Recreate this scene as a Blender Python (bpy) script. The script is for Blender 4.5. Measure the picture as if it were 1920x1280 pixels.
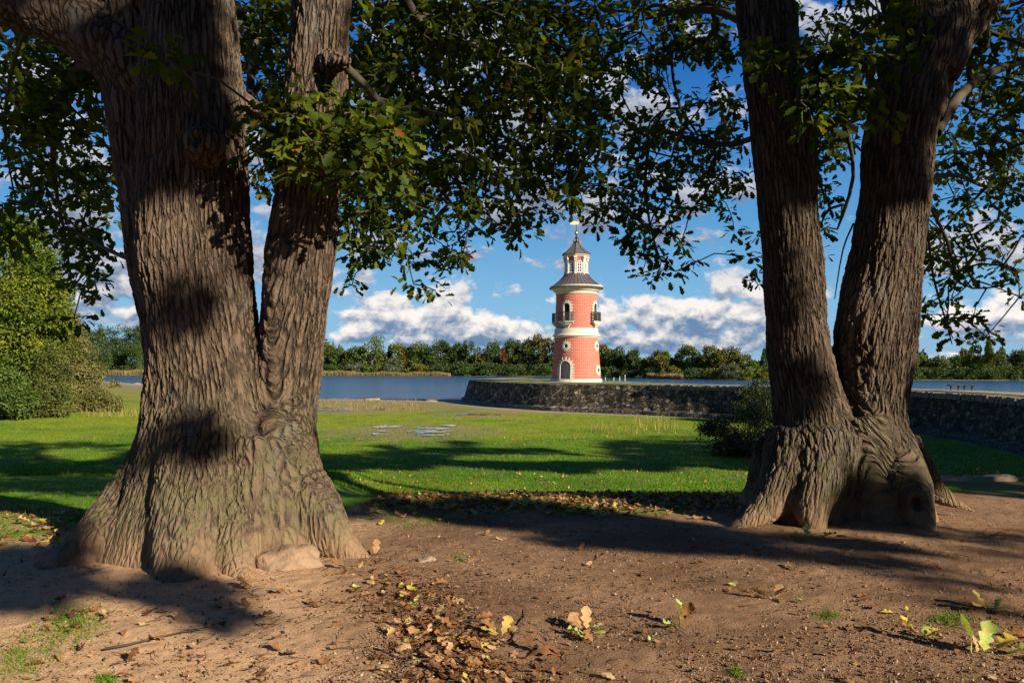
import bpy, bmesh, math, random
import numpy as np
from mathutils import Vector, Matrix

# ------------------------------------------------------------------ scene, camera, sky, sun
for o in list(bpy.data.objects):
    bpy.data.objects.remove(o)
SC = bpy.context.scene
COL = SC.collection
random.seed(7)
RNG = np.random.default_rng(11)

F = 1493.3          # focal length in photo pixels (1920 wide)
HV = 687.0          # horizon row
EYE = 1.5
cam_d = bpy.data.cameras.new('camera')
cam_d.lens = 28.0
cam_d.sensor_width = 36.0
cam_d.shift_y = (HV - 640.0) / 1920.0
cam_d.clip_start = 0.05
cam_d.clip_end = 9000
cam = bpy.data.objects.new('camera', cam_d)
COL.objects.link(cam)
cam.location = (0, 0, EYE)
cam.rotation_euler = (math.radians(90), 0, 0)
SC.camera = cam

SUN_AZ = math.atan2(0.74, -0.67)      # clockwise from +Y
SUN_EL = math.radians(24)
S = np.array([math.sin(SUN_AZ) * math.cos(SUN_EL), math.cos(SUN_AZ) * math.cos(SUN_EL), math.sin(SUN_EL)])
sun_d = bpy.data.lights.new('sun', 'SUN')
sun_d.energy = 5.0
sun_d.angle = math.radians(0.53)
sun_d.color = (1.0, 0.885, 0.725)
sun = bpy.data.objects.new('sun', sun_d)
COL.objects.link(sun)
sun.rotation_euler = Vector(S).to_track_quat('Z', 'Y').to_euler()

SC.view_settings.view_transform = 'Standard'
SC.view_settings.look = 'None'
SC.view_settings.exposure = 1.0
SC.view_settings.gamma = 1.0
SKY_STRENGTH = 0.05


class ND:
    """small helper to write node graphs"""
    def __init__(s, nt):
        s.nt = nt

    def new(s, t, **kw):
        n = s.nt.nodes.new(t)
        for k, v in kw.items():
            setattr(n, k, v)
        return n

    def link(s, a, b):
        s.nt.links.new(a, b)

    def put(s, sock, v):
        if isinstance(v, bpy.types.NodeSocket):
            s.nt.links.new(v, sock)
        else:
            sock.default_value = v

    def m(s, op, a, b=0.0, c=None, clamp=False):
        n = s.new('ShaderNodeMath', operation=op, use_clamp=clamp)
        s.put(n.inputs[0], a)
        s.put(n.inputs[1], b)
        if c is not None:
            s.put(n.inputs[2], c)
        return n.outputs[0]

    def ss(s, x, lo, hi):
        n = s.new('ShaderNodeMapRange', interpolation_type='SMOOTHSTEP')
        s.put(n.inputs[0], x)
        n.inputs[1].default_value = lo
        n.inputs[2].default_value = hi
        return n.outputs[0]

    def mix(s, f, a, b, mode='MIX'):
        n = s.new('ShaderNodeMix', data_type='RGBA', blend_type=mode)
        s.put(n.inputs[0], f)
        s.put(n.inputs[6], a if isinstance(a, bpy.types.NodeSocket) else (*a, 1))
        s.put(n.inputs[7], b if isinstance(b, bpy.types.NodeSocket) else (*b, 1))
        return n.outputs[2]

    def noise(s, vec, scale, detail=4.0, rough=0.55, dist=0.0, dim='3D'):
        n = s.new('ShaderNodeTexNoise', noise_dimensions=dim)
        if vec is not None:
            s.link(vec, n.inputs['Vector'])
        n.inputs['Scale'].default_value = scale
        n.inputs['Detail'].default_value = detail
        n.inputs['Roughness'].default_value = rough
        n.inputs['Distortion'].default_value = dist
        return n.outputs[0]

    def noisec(s, vec, scale, detail=3.0):
        n = s.new('ShaderNodeTexNoise')
        if vec is not None:
            s.link(vec, n.inputs['Vector'])
        n.inputs['Scale'].default_value = scale
        n.inputs['Detail'].default_value = detail
        return n.outputs[1]

    def voro(s, vec, scale, feature='F1', rnd=1.0):
        n = s.new('ShaderNodeTexVoronoi', feature=feature)
        if vec is not None:
            s.link(vec, n.inputs['Vector'])
        n.inputs['Scale'].default_value = scale
        n.inputs['Randomness'].default_value = rnd
        return n

    def ramp(s, f, stops, interp='LINEAR'):
        n = s.new('ShaderNodeValToRGB')
        n.color_ramp.interpolation = interp
        els = n.color_ramp.elements
        while len(els) < len(stops):
            els.new(0.5)
        for e, (p, c) in zip(els, stops):
            e.position = p
            e.color = (*c, 1)
        s.put(n.inputs[0], f)
        return n.outputs[0]

    def vec(s, x, y, z):
        n = s.new('ShaderNodeCombineXYZ')
        s.put(n.inputs[0], x)
        s.put(n.inputs[1], y)
        s.put(n.inputs[2], z)
        return n.outputs[0]

    def xyz(s, v):
        n = s.new('ShaderNodeSeparateXYZ')
        s.link(v, n.inputs[0])
        return n.outputs

    def mapping(s, v, scale=(1, 1, 1), loc=(0, 0, 0)):
        n = s.new('ShaderNodeMapping')
        s.link(v, n.inputs[0])
        n.inputs['Scale'].default_value = scale
        n.inputs['Location'].default_value = loc
        return n.outputs[0]

    def vadd(s, a, b, k=1.0):
        n = s.new('ShaderNodeVectorMath', operation='MULTIPLY_ADD')
        s.link(b, n.inputs[0])
        n.inputs[1].default_value = (k, k, k)
        s.link(a, n.inputs[2])
        return n.outputs[0]

    def bump(s, h, strength, dist, normal=None):
        n = s.new('ShaderNodeBump')
        n.inputs['Strength'].default_value = strength
        n.inputs['Distance'].default_value = dist
        s.link(h, n.inputs['Height'])
        if normal is not None:
            s.link(normal, n.inputs['Normal'])
        return n.outputs[0]


# ---- world: clear sky with cumulus
world = bpy.data.worlds.new('World')
SC.world = world
world.use_nodes = True
wt = world.node_tree
wt.nodes.clear()
w = ND(wt)
sky = w.new('ShaderNodeTexSky', sky_type='NISHITA', sun_disc=False)
sky.sun_elevation = SUN_EL
sky.sun_rotation = SUN_AZ
sky.air_density = 1.0
sky.dust_density = 0.25
sky.ozone_density = 3.5
wco = w.new('ShaderNodeTexCoord').outputs['Generated']
wx, wy, wz = w.xyz(wco)
az = w.m('MULTIPLY', w.m('ARCTAN2', wx, wy), 180 / math.pi)
el = w.m('MULTIPLY', w.m('ARCSINE', wz), 180 / math.pi)
cvec = w.vec(az, w.m('MULTIPLY', el, 1.45), 0.0)
cvec_hi = w.vec(az, w.m('MULTIPLY', w.m('ADD', el, 0.55), 1.45), 0.0)
warp = w.noisec(cvec, 0.22, 2.0)
cw = w.vadd(cvec, warp, 1.6)
cw_hi = w.vadd(cvec_hi, warp, 1.6)
n1 = w.noise(cw, 0.30, 10.0, 0.59, 0.0)
n2 = w.noise(cw_hi, 0.30, 10.0, 0.59, 0.0)
# the clouds of the day: azimuth/elevation in degrees of each cloud, its half sizes, weight
CLOUDS = [(815, 598, 115, 42, 1.0), (880, 612, 60, 26, .7), (1270, 600, 150, 52, 1.05), (1390, 580, 90, 55, .9), (1190, 590, 70, 32, .8), (650, 592, 45, 14, .7),
          (690, 632, 130, 20, .75), (960, 622, 90, 24, .75), (1230, 643, 190, 17, .7), (640, 520, 110, 60, .55),
          (480, 470, 70, 130, .6), (205, 585, 95, 55, .8), (190, 480, 110, 60, .62), (1365, 512, 60, 28, .6),
          (1035, 485, 40, 14, .45), (985, 494, 30, 12, .45), (1110, 425, 70, 34, .42), (1270, 370, 150, 60, .6), (1190, 170, 80, 50, .62),
          (1340, 195, 90, 46, .55), (1560, 25, 220, 70, .7), (1860, 440, 90, 55, .75), (1850, 600, 130, 90, .8), (100, 300, 220, 210, .75),
          (820, 170, 300, 210, .75), (980, 260, 130, 120, .55), (1030, 640, 400, 10, .4), (700, 455, 60, 26, .55), (930, 545, 60, 18, .5), (1180, 500, 60, 22, .5), (1000, 400, 90, 30, .5), (1330, 440, 60, 24, .55), (880, 470, 70, 22, .45), (1120, 560, 50, 14, .5), (740, 560, 50, 18, .5)]
acc = None
accv = None
for (u, v, ru, rv, k) in CLOUDS:
    a0 = math.degrees(math.atan((u - 960) / F))
    e0 = math.degrees(math.atan((HV - v) / math.hypot(F, u - 960)))
    da = w.m('MULTIPLY', w.m('SUBTRACT', az, a0), F * math.pi / 180 / ru)
    de = w.m('MULTIPLY', w.m('SUBTRACT', el, e0), F * math.pi / 180 / rv)
    d2 = w.m('MULTIPLY_ADD', da, da, w.m('MULTIPLY', de, de))
    g = w.m('MULTIPLY', w.m('EXPONENT', w.m('MULTIPLY', d2, -0.9)), k)
    gv = w.m('MULTIPLY', g, de)
    acc = g if acc is None else w.m('ADD', acc, g)
    accv = gv if accv is None else w.m('ADD', accv, gv)
ahead = w.ss(wy, -0.1, 0.35)
away = w.m('MULTIPLY', w.m('SUBTRACT', 1.0, ahead), 0.04)
field = w.m('ADD', w.m('MULTIPLY', acc, 0.55), away)
dens = w.m('ADD', field, w.m('MULTIPLY', w.m('SUBTRACT', n1, 0.5), 2.35))
cmask = w.ss(dens, 0.24, 0.53)
vert = w.m('DIVIDE', accv, w.m('ADD', acc, 0.15))
lightup = w.m('MULTIPLY', w.m('SUBTRACT', n1, n2), 3.6)
shade = w.m('ADD', w.m('ADD', w.m('MULTIPLY', vert, 0.62), lightup), 0.44)
thick = w.ss(dens, 0.95, 0.35)
shade = w.m('ADD', shade, w.m('MULTIPLY', thick, 0.12))
sh = w.ss(shade, 0.0, 0.95)
low = w.ss(el, 9.0, 3.5)
dark_c = w.mix(low, (1.9, 2.3, 3.3), (1.5, 2.6, 4.3))
lit_c = w.mix(low, (5.6, 5.9, 6.8), (10.2, 9.5, 8.9))
cloud_c = w.mix(sh, dark_c, lit_c)
grad = w.ramp(w.m('MULTIPLY', el, 1 / 40.0), [(0.0, (2.8, 5.0, 7.0)), (0.10, (2.2, 5.0, 7.7)), (0.25, (1.0, 3.5, 6.9)), (0.5, (.12, 1.5, 5.2)), (1.0, (.06, .7, 3.2))])
skyc = w.mix(0.88, sky.outputs[0], grad)
full = w.mix(w.m('MULTIPLY', cmask, w.ss(el, -1.0, 0.2)), skyc, cloud_c)
bg = w.new('ShaderNodeBackground')
w.link(full, bg.inputs[0])
bg.inputs[1].default_value = SKY_STRENGTH
wo = w.new('ShaderNodeOutputWorld')
w.link(bg.outputs[0], wo.inputs[0])


# ------------------------------------------------------------------ helpers
def P(u, v, Y):
    """a photo pixel at distance Y as a world point"""
    return np.array([(u - 960.0) / F * Y, Y, EYE + (HV - v) / F * Y])


def G(u, v, z=0.0):
    """a photo pixel on a horizontal plane"""
    Y = (EYE - z) * F / (v - HV)
    return np.array([(u - 960.0) / F * Y, Y, z])


def tag(o, label=None, cat=None, group=None, kind=None):
    if label:
        o['label'] = label
    if cat:
        o['category'] = cat
    if group:
        o['group'] = group
    if kind:
        o['kind'] = kind
    return o


def link(name, me, mat=None, parent=None):
    o = bpy.data.objects.new(name, me)
    COL.objects.link(o)
    if mat is not None:
        me.materials.append(mat)
    if parent is not None:
        o.parent = parent
    return o


def empty(name, loc=(0, 0, 0)):
    o = bpy.data.objects.new(name, None)
    o.empty_display_size = 0.2
    COL.objects.link(o)
    o.location = loc
    return o


def np_mesh(name, verts, faces, smooth=False, attrs=None):
    verts = np.asarray(verts, dtype=np.float32)
    faces = np.asarray(faces, dtype=np.int32)
    me = bpy.data.meshes.new(name)
    nf, k = faces.shape
    me.vertices.add(len(verts))
    me.vertices.foreach_set('co', verts.ravel())
    me.loops.add(nf * k)
    me.loops.foreach_set('vertex_index', faces.ravel())
    me.polygons.add(nf)
    me.polygons.foreach_set('loop_start', np.arange(0, nf * k, k, dtype=np.int32))
    me.update(calc_edges=True)
    if smooth:
        me.polygons.foreach_set('use_smooth', np.ones(nf, dtype=bool))
    for an, (typ, arr) in (attrs or {}).items():
        at = me.attributes.new(an, typ, 'POINT')
        at.data.foreach_set('vector' if typ == 'FLOAT_VECTOR' else 'value', np.asarray(arr, dtype=np.float32).ravel())
    me.validate()
    return me


class MB:
    """collects polygons, linked as one mesh"""
    def __init__(s):
        s.v = []
        s.f = []

    def add(s, vs, fs):
        b = len(s.v)
        s.v += [tuple(map(float, q)) for q in vs]
        s.f += [tuple(b + i for i in f) for f in fs]

    def box(s, x0, x1, y0, y1, z0, z1, M=None):
        vs = [(x, y, z) for z in (z0, z1) for y in (y0, y1) for x in (x0, x1)]
        if M is not None:
            vs = [M @ Vector(q) for q in vs]
        s.add(vs, [(0, 2, 3, 1), (4, 5, 7, 6), (0, 1, 5, 4), (2, 6, 7, 3), (0, 4, 6, 2), (1, 3, 7, 5)])

    def tube(s, pts, rad, n=8, cap=True):
        pts = [Vector(p) for p in pts]
        if not hasattr(rad, '__len__'):
            rad = [rad] * len(pts)
        vs = []
        prev = None
        for i, p in enumerate(pts):
            a = pts[max(i - 1, 0)]
            c = pts[min(i + 1, len(pts) - 1)]
            t = (c - a).normalized()
            if prev is None:
                u = t.orthogonal().normalized()
            else:
                u = (prev - t * prev.dot(t)).normalized()
            prev = u
            w_ = t.cross(u)
            for k in range(n):
                an = 2 * math.pi * k / n
                vs.append(p + (u * math.cos(an) + w_ * math.sin(an)) * rad[i])
        fs = []
        for i in range(len(pts) - 1):
            for k in range(n):
                fs.append((i * n + k, i * n + (k + 1) % n, (i + 1) * n + (k + 1) % n, (i + 1) * n + k))
        if cap:
            fs.append(tuple(range(n - 1, -1, -1)))
            fs.append(tuple((len(pts) - 1) * n + k for k in range(n)))
        s.add(vs, fs)

    def lathe(s, prof, n=64, M=None, cap=False):
        vs = []
        for (r, z) in prof:
            for k in range(n):
                a = 2 * math.pi * k / n
                q = Vector((r * math.sin(a), -r * math.cos(a), z))
                vs.append(M @ q if M is not None else q)
        fs = []
        for i in range(len(prof) - 1):
            for k in range(n):
                fs.append((i * n + k, i * n + (k + 1) % n, (i + 1) * n + (k + 1) % n, (i + 1) * n + k))
        if cap:
            fs.append(tuple(range(n - 1, -1, -1)))
            fs.append(tuple((len(prof) - 1) * n + k for k in range(n)))
        s.add(vs, fs)

    def build(s, name, mat=None, parent=None, smooth=False, auto=None):
        me = bpy.data.meshes.new(name)
        me.from_pydata(s.v, [], s.f)
        me.update()
        if smooth:
            me.polygons.foreach_set('use_smooth', np.ones(len(me.polygons), dtype=bool))
            if auto is not None:
                me.set_sharp_from_angle(angle=math.radians(auto))
        return link(name, me, mat, parent)


def _hash(ix, iy, iz, seed):
    h = (ix * 374761393 + iy * 668265263 + iz * 2147483647 + seed * 974634777) & 0xFFFFFFFF
    h = ((h ^ (h >> 13)) * 1274126177) & 0xFFFFFFFF
    h = h ^ (h >> 16)
    return (h & 0xFFFFFF).astype(np.float64) / 0xFFFFFF


def vnoise(p, seed=0):
    """value noise, p (N,3) -> (N,) in -1..1"""
    p = np.asarray(p, dtype=np.float64)
    i = np.floor(p).astype(np.int64)
    f = p - i
    f = f * f * (3 - 2 * f)
    out = 0
    for dx in (0, 1):
        wx_ = f[:, 0] if dx else 1 - f[:, 0]
        for dy in (0, 1):
            wy_ = f[:, 1] if dy else 1 - f[:, 1]
            for dz in (0, 1):
                wz_ = f[:, 2] if dz else 1 - f[:, 2]
                out = out + wx_ * wy_ * wz_ * _hash(i[:, 0] + dx, i[:, 1] + dy, i[:, 2] + dz, seed)
    return out * 2 - 1


def n2d(x, y, sc, seed=0, octv=3):
    x = np.asarray(x, dtype=np.float64)
    y = np.asarray(y, dtype=np.float64)
    out = 0
    a = 1.0
    for k in range(octv):
        out = out + a * vnoise(np.stack([x.ravel() * sc, y.ravel() * sc, np.full(x.size, 3.7 * k)], 1), seed + k).reshape(x.shape)
        a *= 0.5
        sc *= 2.1
    return out


def sstep(x, a, b):
    t = np.clip((x - a) / (b - a), 0, 1)
    return t * t * (3 - 2 * t)


# ------------------------------------------------------------------ materials
def new_mat(name):
    m = bpy.data.materials.new(name)
    m.use_nodes = True
    m.node_tree.nodes.clear()
    n = ND(m.node_tree)
    out = n.new('ShaderNodeOutputMaterial')
    return m, n, out


def principled(n, out, color, rough=0.8, normal=None, spec=0.3, metal=0.0):
    b = n.new('ShaderNodeBsdfPrincipled')
    n.put(b.inputs['Base Color'], color if isinstance(color, bpy.types.NodeSocket) else (*color, 1))
    n.put(b.inputs['Roughness'], rough)
    b.inputs['Specular IOR Level'].default_value = spec
    b.inputs['Metallic'].default_value = metal
    if normal is not None:
        n.link(normal, b.inputs['Normal'])
    n.link(b.outputs[0], out.inputs[0])
    return b


def simple_mat(name, color, rough=0.7, var=0.25, scale=3.0, metal=0.0, spec=0.3, bump=0.0, bscale=30):
    m, n, out = new_mat(name)
    co = n.new('ShaderNodeTexCoord').outputs['Object']
    f = n.noise(co, scale, 5, 0.6)
    c = n.mix(f, tuple(max(0, x * (1 - var)) for x in color), tuple(min(1, x * (1 + var)) for x in color))
    nrm = n.bump(n.noise(co, bscale, 3), bump, 0.02) if bump else None
    principled(n, out, c, rough, nrm, spec, metal)
    return m


def leaf_mat(name, stops, trans=0.35, rough=0.5, tint='tint'):
    m, n, out = new_mat(name)
    at = n.new('ShaderNodeAttribute', attribute_name=tint)
    f = at.outputs['Fac']
    c = n.ramp(f, stops)
    if name == 'fallen_leaf':
        ob = n.new('ShaderNodeTexCoord').outputs['Object']
        c = n.mix(n.m('MULTIPLY', n.ss(n.noise(ob, 9, 5, 0.7), 0.5, 0.7), 0.55), c, (.10, .055, .025))
    b = n.new('ShaderNodeBsdfPrincipled')
    n.link(c, b.inputs['Base Color'])
    b.inputs['Roughness'].default_value = rough
    b.inputs['Specular IOR Level'].default_value = 0.12
    t = n.new('ShaderNodeBsdfTranslucent')
    ct = n.mix(1.0, c, (1.5, 1.35, 0.5), 'MULTIPLY')
    n.link(ct, t.inputs[0])
    mx = n.new('ShaderNodeMixShader')
    mx.inputs[0].default_value = trans
    n.link(b.outputs[0], mx.inputs[1])
    n.link(t.outputs[0], mx.inputs[2])
    n.link(mx.outputs[0], out.inputs[0])
    return m


M_OAKLEAF = leaf_mat('oak_leaf', [(0.0, (.026, .046, .006)), (0.45, (.070, .105, .010)), (0.80, (.15, .175, .014)), (0.93, (.16, .15, .02)), (1.0, (.22, .09, .02))], 0.48)
M_FALLEN = leaf_mat('fallen_leaf', [(0.0, (.10, .045, .02)), (0.3, (.24, .11, .045)), (0.55, (.36, .19, .08)), (0.72, (.45, .29, .15)), (0.86, (.48, .36, .05)), (1.0, (.30, .42, .12))], 0.2, 0.6)
M_SHRUB = leaf_mat('shrub_leaf', [(0.0, (.040, .075, .010)), (0.5, (.105, .145, .014)), (1.0, (.23, .235, .025))], 0.30)
M_WILLOW = leaf_mat('willow_leaf', [(0.0, (.085, .095, .03)), (0.5, (.16, .155, .045)), (1.0, (.24, .21, .07))], 0.30)
M_FEATHER = leaf_mat('feathery_leaf', [(0.0, (.045, .06, .015)), (0.5, (.10, .115, .025)), (1.0, (.16, .16, .045))], 0.25)
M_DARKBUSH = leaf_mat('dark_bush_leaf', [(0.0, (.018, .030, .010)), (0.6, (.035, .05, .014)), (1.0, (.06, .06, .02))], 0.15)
FAR_M = {}
for nm, a, b in (('dark green', (.032, .060, .016), (.075, .110, .026)), ('green', (.05, .09, .018), (.11, .15, .028)), ('light green', (.07, .10, .02), (.14, .165, .035)),
                 ('olive', (.08, .085, .018), (.15, .14, .025)), ('rusty', (.13, .06, .018), (.24, .12, .03)), ('grey green', (.06, .08, .04), (.12, .14, .075)),
                 ('yellowish', (.15, .13, .02), (.28, .22, .04))):
    FAR_M[nm] = leaf_mat('far_' + nm.replace(' ', '_'), [(0.0, a), (1.0, b)], 0.2)
M_SHADEWOOD = leaf_mat('cloud_shaded_wood_leaf', [(0.0, (.028, .048, .014)), (1.0, (.070, .098, .026))], 0.15)  # cloud shadow on the woods is put into these darker leaf colours


def bark_mat(name, deep, light, moss, mossz, disp=0.028, scale=15.0):
    m, n, out = new_mat(name)
    at = n.new('ShaderNodeAttribute', attribute_name='bark_co')
    co = at.outputs['Vector']
    pos = n.new('ShaderNodeTexCoord').outputs['Object']
    wp = n.noisec(pos, 5.0, 3)
    c2 = n.vadd(n.mapping(co, (1, 1, 0.125)), wp, 0.024)
    v = n.voro(c2, scale, 'DISTANCE_TO_EDGE')
    v2 = n.voro(n.vadd(n.mapping(co, (1, 1, 0.2)), wp, 0.025), scale * 2.1, 'DISTANCE_TO_EDGE')
    ridge = n.ss(v.outputs['Distance'], 0.0, 0.26)
    ridge2 = n.ss(v2.outputs['Distance'], 0.0, 0.30)
    big = n.noise(pos, 2.6, 4)
    fine = n.noise(n.mapping(co, (1, 1, 0.45)), 60, 5, 0.65)
    h = n.m('ADD', n.m('MULTIPLY', ridge, 0.62), n.m('ADD', n.m('MULTIPLY', ridge2, 0.2), n.m('MULTIPLY', fine, 0.34)))
    dead = n.m('MULTIPLY', n.m('SUBTRACT', 1.0, n.ss(n.noise(pos, 1.1, 3), 0.60, 0.75)), 1.0)
    z = n.xyz(pos)[2]
    foot = n.m('ADD', n.m('MULTIPLY', n.ss(z, 0.0, 0.9), 0.62), 0.38)
    hh = n.m('MULTIPLY', h, foot)
    c = n.mix(n.ss(h, 0.12, 0.80), deep, light)
    c = n.mix(n.m('MULTIPLY', n.ss(big, 0.45, 0.7), 0.5), c, tuple(x * 1.35 for x in light))
    cellc = n.voro(c2, scale)
    c = n.mix(n.m('MULTIPLY', n.xyz(cellc.outputs['Color'])[0], 0.45), c, tuple(x * 0.5 for x in light))
    c = n.mix(n.m('MULTIPLY', n.ss(n.noise(pos, 3.3, 5, 0.7), 0.52, 0.66), 0.25), c, (.115, .070, .045))
    c = n.mix(n.m('MULTIPLY', n.ss(n.noise(n.mapping(pos, (1, 1, .4), (7, 3, 1)), 4.1, 5, 0.7), 0.54, 0.68), 0.5), c, (.15, .14, .115))
    mo = n.m('MULTIPLY', n.m('MULTIPLY', n.ss(n.noise(pos, 7, 5, 0.65), 0.40, 0.62), n.ss(z, mossz, 0.15)), 0.85)
    c = n.mix(mo, c, moss)
    lich = n.m('MULTIPLY', n.ss(n.noise(pos, 38, 3, 0.6), 0.62, 0.70), 0.55)
    c = n.mix(lich, c, (.17, .165, .10))
    soil = n.m('MULTIPLY', n.ss(n.m('ADD', z, n.m('MULTIPLY', n.noise(pos, 6, 5, 0.65), -0.55)), 0.12, -0.30), 0.85)
    c = n.mix(soil, c, (.24, .15, .085))
    nb = n.bump(n.m('ADD', hh, n.m('MULTIPLY', n.noise(pos, 110, 4, 0.7), 0.20)), 0.7, 0.018)
    principled(n, out, c, 0.9, nb, 0.15)
    d = n.new('ShaderNodeDisplacement')
    n.link(n.m('MULTIPLY', hh, 1.0), d.inputs['Height'])
    d.inputs['Midlevel'].default_value = 0.6
    d.inputs['Scale'].default_value = disp
    n.link(d.outputs[0], out.inputs[2])
    m.displacement_method = 'BOTH'
    return m


M_BARK_L = bark_mat('oak_bark', (.018, .012, .008), (.138, .096, .065), (.118, .104, .048), 1.9, 0.024, 27.0)
M_BARK_R = bark_mat('ridged_bark', (.014, .010, .007), (.118, .083, .055), (.080, .074, .032), 1.7, 0.026, 26.0)
M_BRANCH = simple_mat('branch_bark', (.075, .062, .042), 0.9, 0.4, 9.0, bump=0.5, bscale=40)
M_TRUNKFAR = simple_mat('plain_bark', (.10, .085, .065), 0.9, 0.3, 2.0)


# ground
def ground_material():
    m, n, out = new_mat('ground')
    pos = n.new('ShaderNodeNewGeometry').outputs['Position']
    px, py, pz = n.xyz(pos)
    # masks stored per vertex
    def A(nm):
        return n.new('ShaderNodeAttribute', attribute_name=nm).outputs['Fac']
    dirt_m, sand_m, mud_m, wet_m = A('dirt'), A('sand'), A('mud'), A('sandy_dirt')
    # dirt
    d1 = n.noise(pos, 1.1, 5, 0.6)
    d2 = n.noise(pos, 9, 5, 0.65)
    d3 = n.noise(pos, 70, 4, 0.7)
    dc = n.mix(n.ss(d1, 0.36, 0.62), (.165, .092, .047), (.290, .170, .093))
    dc = n.mix(wet_m, dc, (.540, .335, .182))
    dc = n.mix(n.m('MULTIPLY', n.ss(d2, 0.45, 0.72), 0.42), dc, (.130, .072, .038))
    dc = n.mix(n.m('MULTIPLY', n.ss(d3, 0.52, 0.72), 0.6), dc, (.34, .225, .14))
    dc = n.mix(n.m('MULTIPLY', n.ss(d3, 0.46, 0.30), 0.6), dc, (.07, .043, .026))
    vs = n.voro(pos, 42)
    chip = n.m('MULTIPLY', n.ss(vs.outputs['Distance'], 0.36, 0.22), n.ss(n.noise(pos, 14, 2), 0.48, 0.62))
    cc = n.ramp(n.xyz(vs.outputs['Color'])[0], [(0, (.08, .045, .025)), (.4, (.22, .12, .065)), (.75, (.34, .20, .11)), (1, (.46, .36, .26))])
    dc = n.mix(n.m('MULTIPLY', chip, 0.75), dc, cc)
    # grass
    g1 = n.noise(pos, 0.13, 4, 0.6)
    g2 = n.noise(pos, 2.2, 5, 0.7)
    gc = n.mix(g2, (.045, .115, .005), (.125, .225, .010))
    gc = n.mix(n.m('MULTIPLY', n.ss(n.m('ADD', g1, n.m('MULTIPLY', n.ss(py, 38.0, 75.0), 0.16)), 0.44, 0.66), 0.8), gc, (.23, .25, .014))
    gc = n.mix(n.m('MULTIPLY', n.ss(n.noise(pos, 0.55, 6, 0.75), 0.52, 0.63), 0.75), gc, (.11, .095, .035))
    gc = n.mix(mud_m, gc, n.mix(g2, (.16, .12, .06), (.30, .22, .11)))
    # sand
    scol = n.mix(n.noise(pos, 3, 5), (.26, .19, .12), (.40, .31, .21))
    c = n.mix(dirt_m, gc, dc)
    c = n.mix(sand_m, c, scol)
    h = n.m('ADD', n.m('MULTIPLY', d3, 0.6), n.m('MULTIPLY', n.noise(pos, 190, 3, 0.7), 0.35))
    h = n.m('ADD', h, n.m('MULTIPLY', chip, 0.35))
    nb = n.bump(h, 0.9, 0.016)
    principled(n, out, c, 0.95, nb, 0.1)
    return m


M_GROUND = ground_material()

# ------------------------------------------------------------------ terrain
YF_A = np.array([-2.0, -0.62, -0.46, -0.24, 0.05, 0.12, 0.20, 0.31, 0.42, 0.52, 0.64, 2.0])
YF_D = np.array([520., 460., 430., 420., 372., 330., 296., 262., 262., 268., 262., 250.])
WALL = [(-1.0, 122), (-4.6, 112), (-5.6, 104), (-3.4, 95), (2.2, 83.6), (9.2, 77.2), (16.1, 70.9), (22.6, 64.0), (27.4, 56.5), (28.4, 49.5), (27.5, 42.7), (25.8, 34.0), (22.5, 26.0), (18.5, 19.5), (14.5, 15.0)]
MOLE_Z = -0.28
WATER_Z = -3.12


def resample(pts, step):
    pts = np.array(pts, dtype=float)
    # catmull-rom
    out = []
    n = len(pts)
    for i in range(n - 1):
        p0, p1, p2, p3 = pts[max(i - 1, 0)], pts[i], pts[i + 1], pts[min(i + 2, n - 1)]
        L = np.linalg.norm(p2 - p1)
        k = max(2, int(L / step))
        for j in range(k):
            t = j / k
            out.append(0.5 * ((2 * p1) + (-p0 + p2) * t + (2 * p0 - 5 * p1 + 4 * p2 - p3) * t * t + (-p0 + 3 * p1 - 3 * p2 + p3) * t ** 3))
    out.append(pts[-1])
    return np.array(out)


WALLP = resample(WALL, 0.45)


def dist_wall(X, Y):
    d = np.full(X.shape, 1e9)
    for q in WALLP[::4]:
        d = np.minimum(d, (X - q[0]) ** 2 + (Y - q[1]) ** 2)
    return np.sqrt(d)


ROOTMOUNDS = [(-2.55, 6.35, 0.9, 0.05), (3.6, 7.85, 0.8, 0.05)]


def edge_y(X):
    return 9.2 + 1.2 * sstep(X, 4.0, 5.4) - 1.7 * sstep(X, -1.4, -5.5)


def ground_z(X, Y, detail=True):
    X = np.asarray(X, dtype=float)
    Y = np.asarray(Y, dtype=float)
    ye = edge_y(X)
    slope = 0.20 + 0.9 * sstep(X, 4.6, 5.6) - 0.09 * sstep(X, -1.0, -7.0)
    over = np.maximum(Y - ye, 0)
    z = -np.minimum(over * slope * sstep(over, -0.5, 1.5), 3.0)
    ys = 114 + np.maximum(0, -27 - X) * 1.37
    shore = np.maximum(Y - (ys - 8), 0)
    z = z - shore * 0.018 - np.maximum(shore - 12, 0) * 0.03
    z = np.maximum(z, -6.0)
    a = X / np.maximum(Y, 1.0)
    yf = np.interp(a, YF_A, YF_D)
    z = np.where(Y > yf - 12, np.maximum(z, -3.9 + 0.9 * sstep(Y, yf - 12, yf + 3) + np.maximum(Y - yf - 3, 0) * 0.003), z)
    if detail:
        near = sstep(Y, 14, 8)
        z = z + 0.03 * n2d(X, Y, 0.35, 5, 2) * near
        z = z + 0.05 * n2d(X, Y, 0.08, 9, 2) * sstep(Y, 10, 30) * sstep(Y, 110, 90)
        for (mx, my, r, h) in ROOTMOUNDS:
            z = z + h * np.exp(-((X - mx) ** 2 + (Y - my) ** 2) / (r * r))
    return z


def lin(parts):
    out = []
    for a, b, st in parts:
        out.append(np.arange(a, b, st))
    return np.concatenate(out)


def geo(a, b, s0, k):
    out = []
    x = a
    s = s0
    while x < b:
        out.append(x)
        x += s
        s *= k
    return np.array(out)


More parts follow.
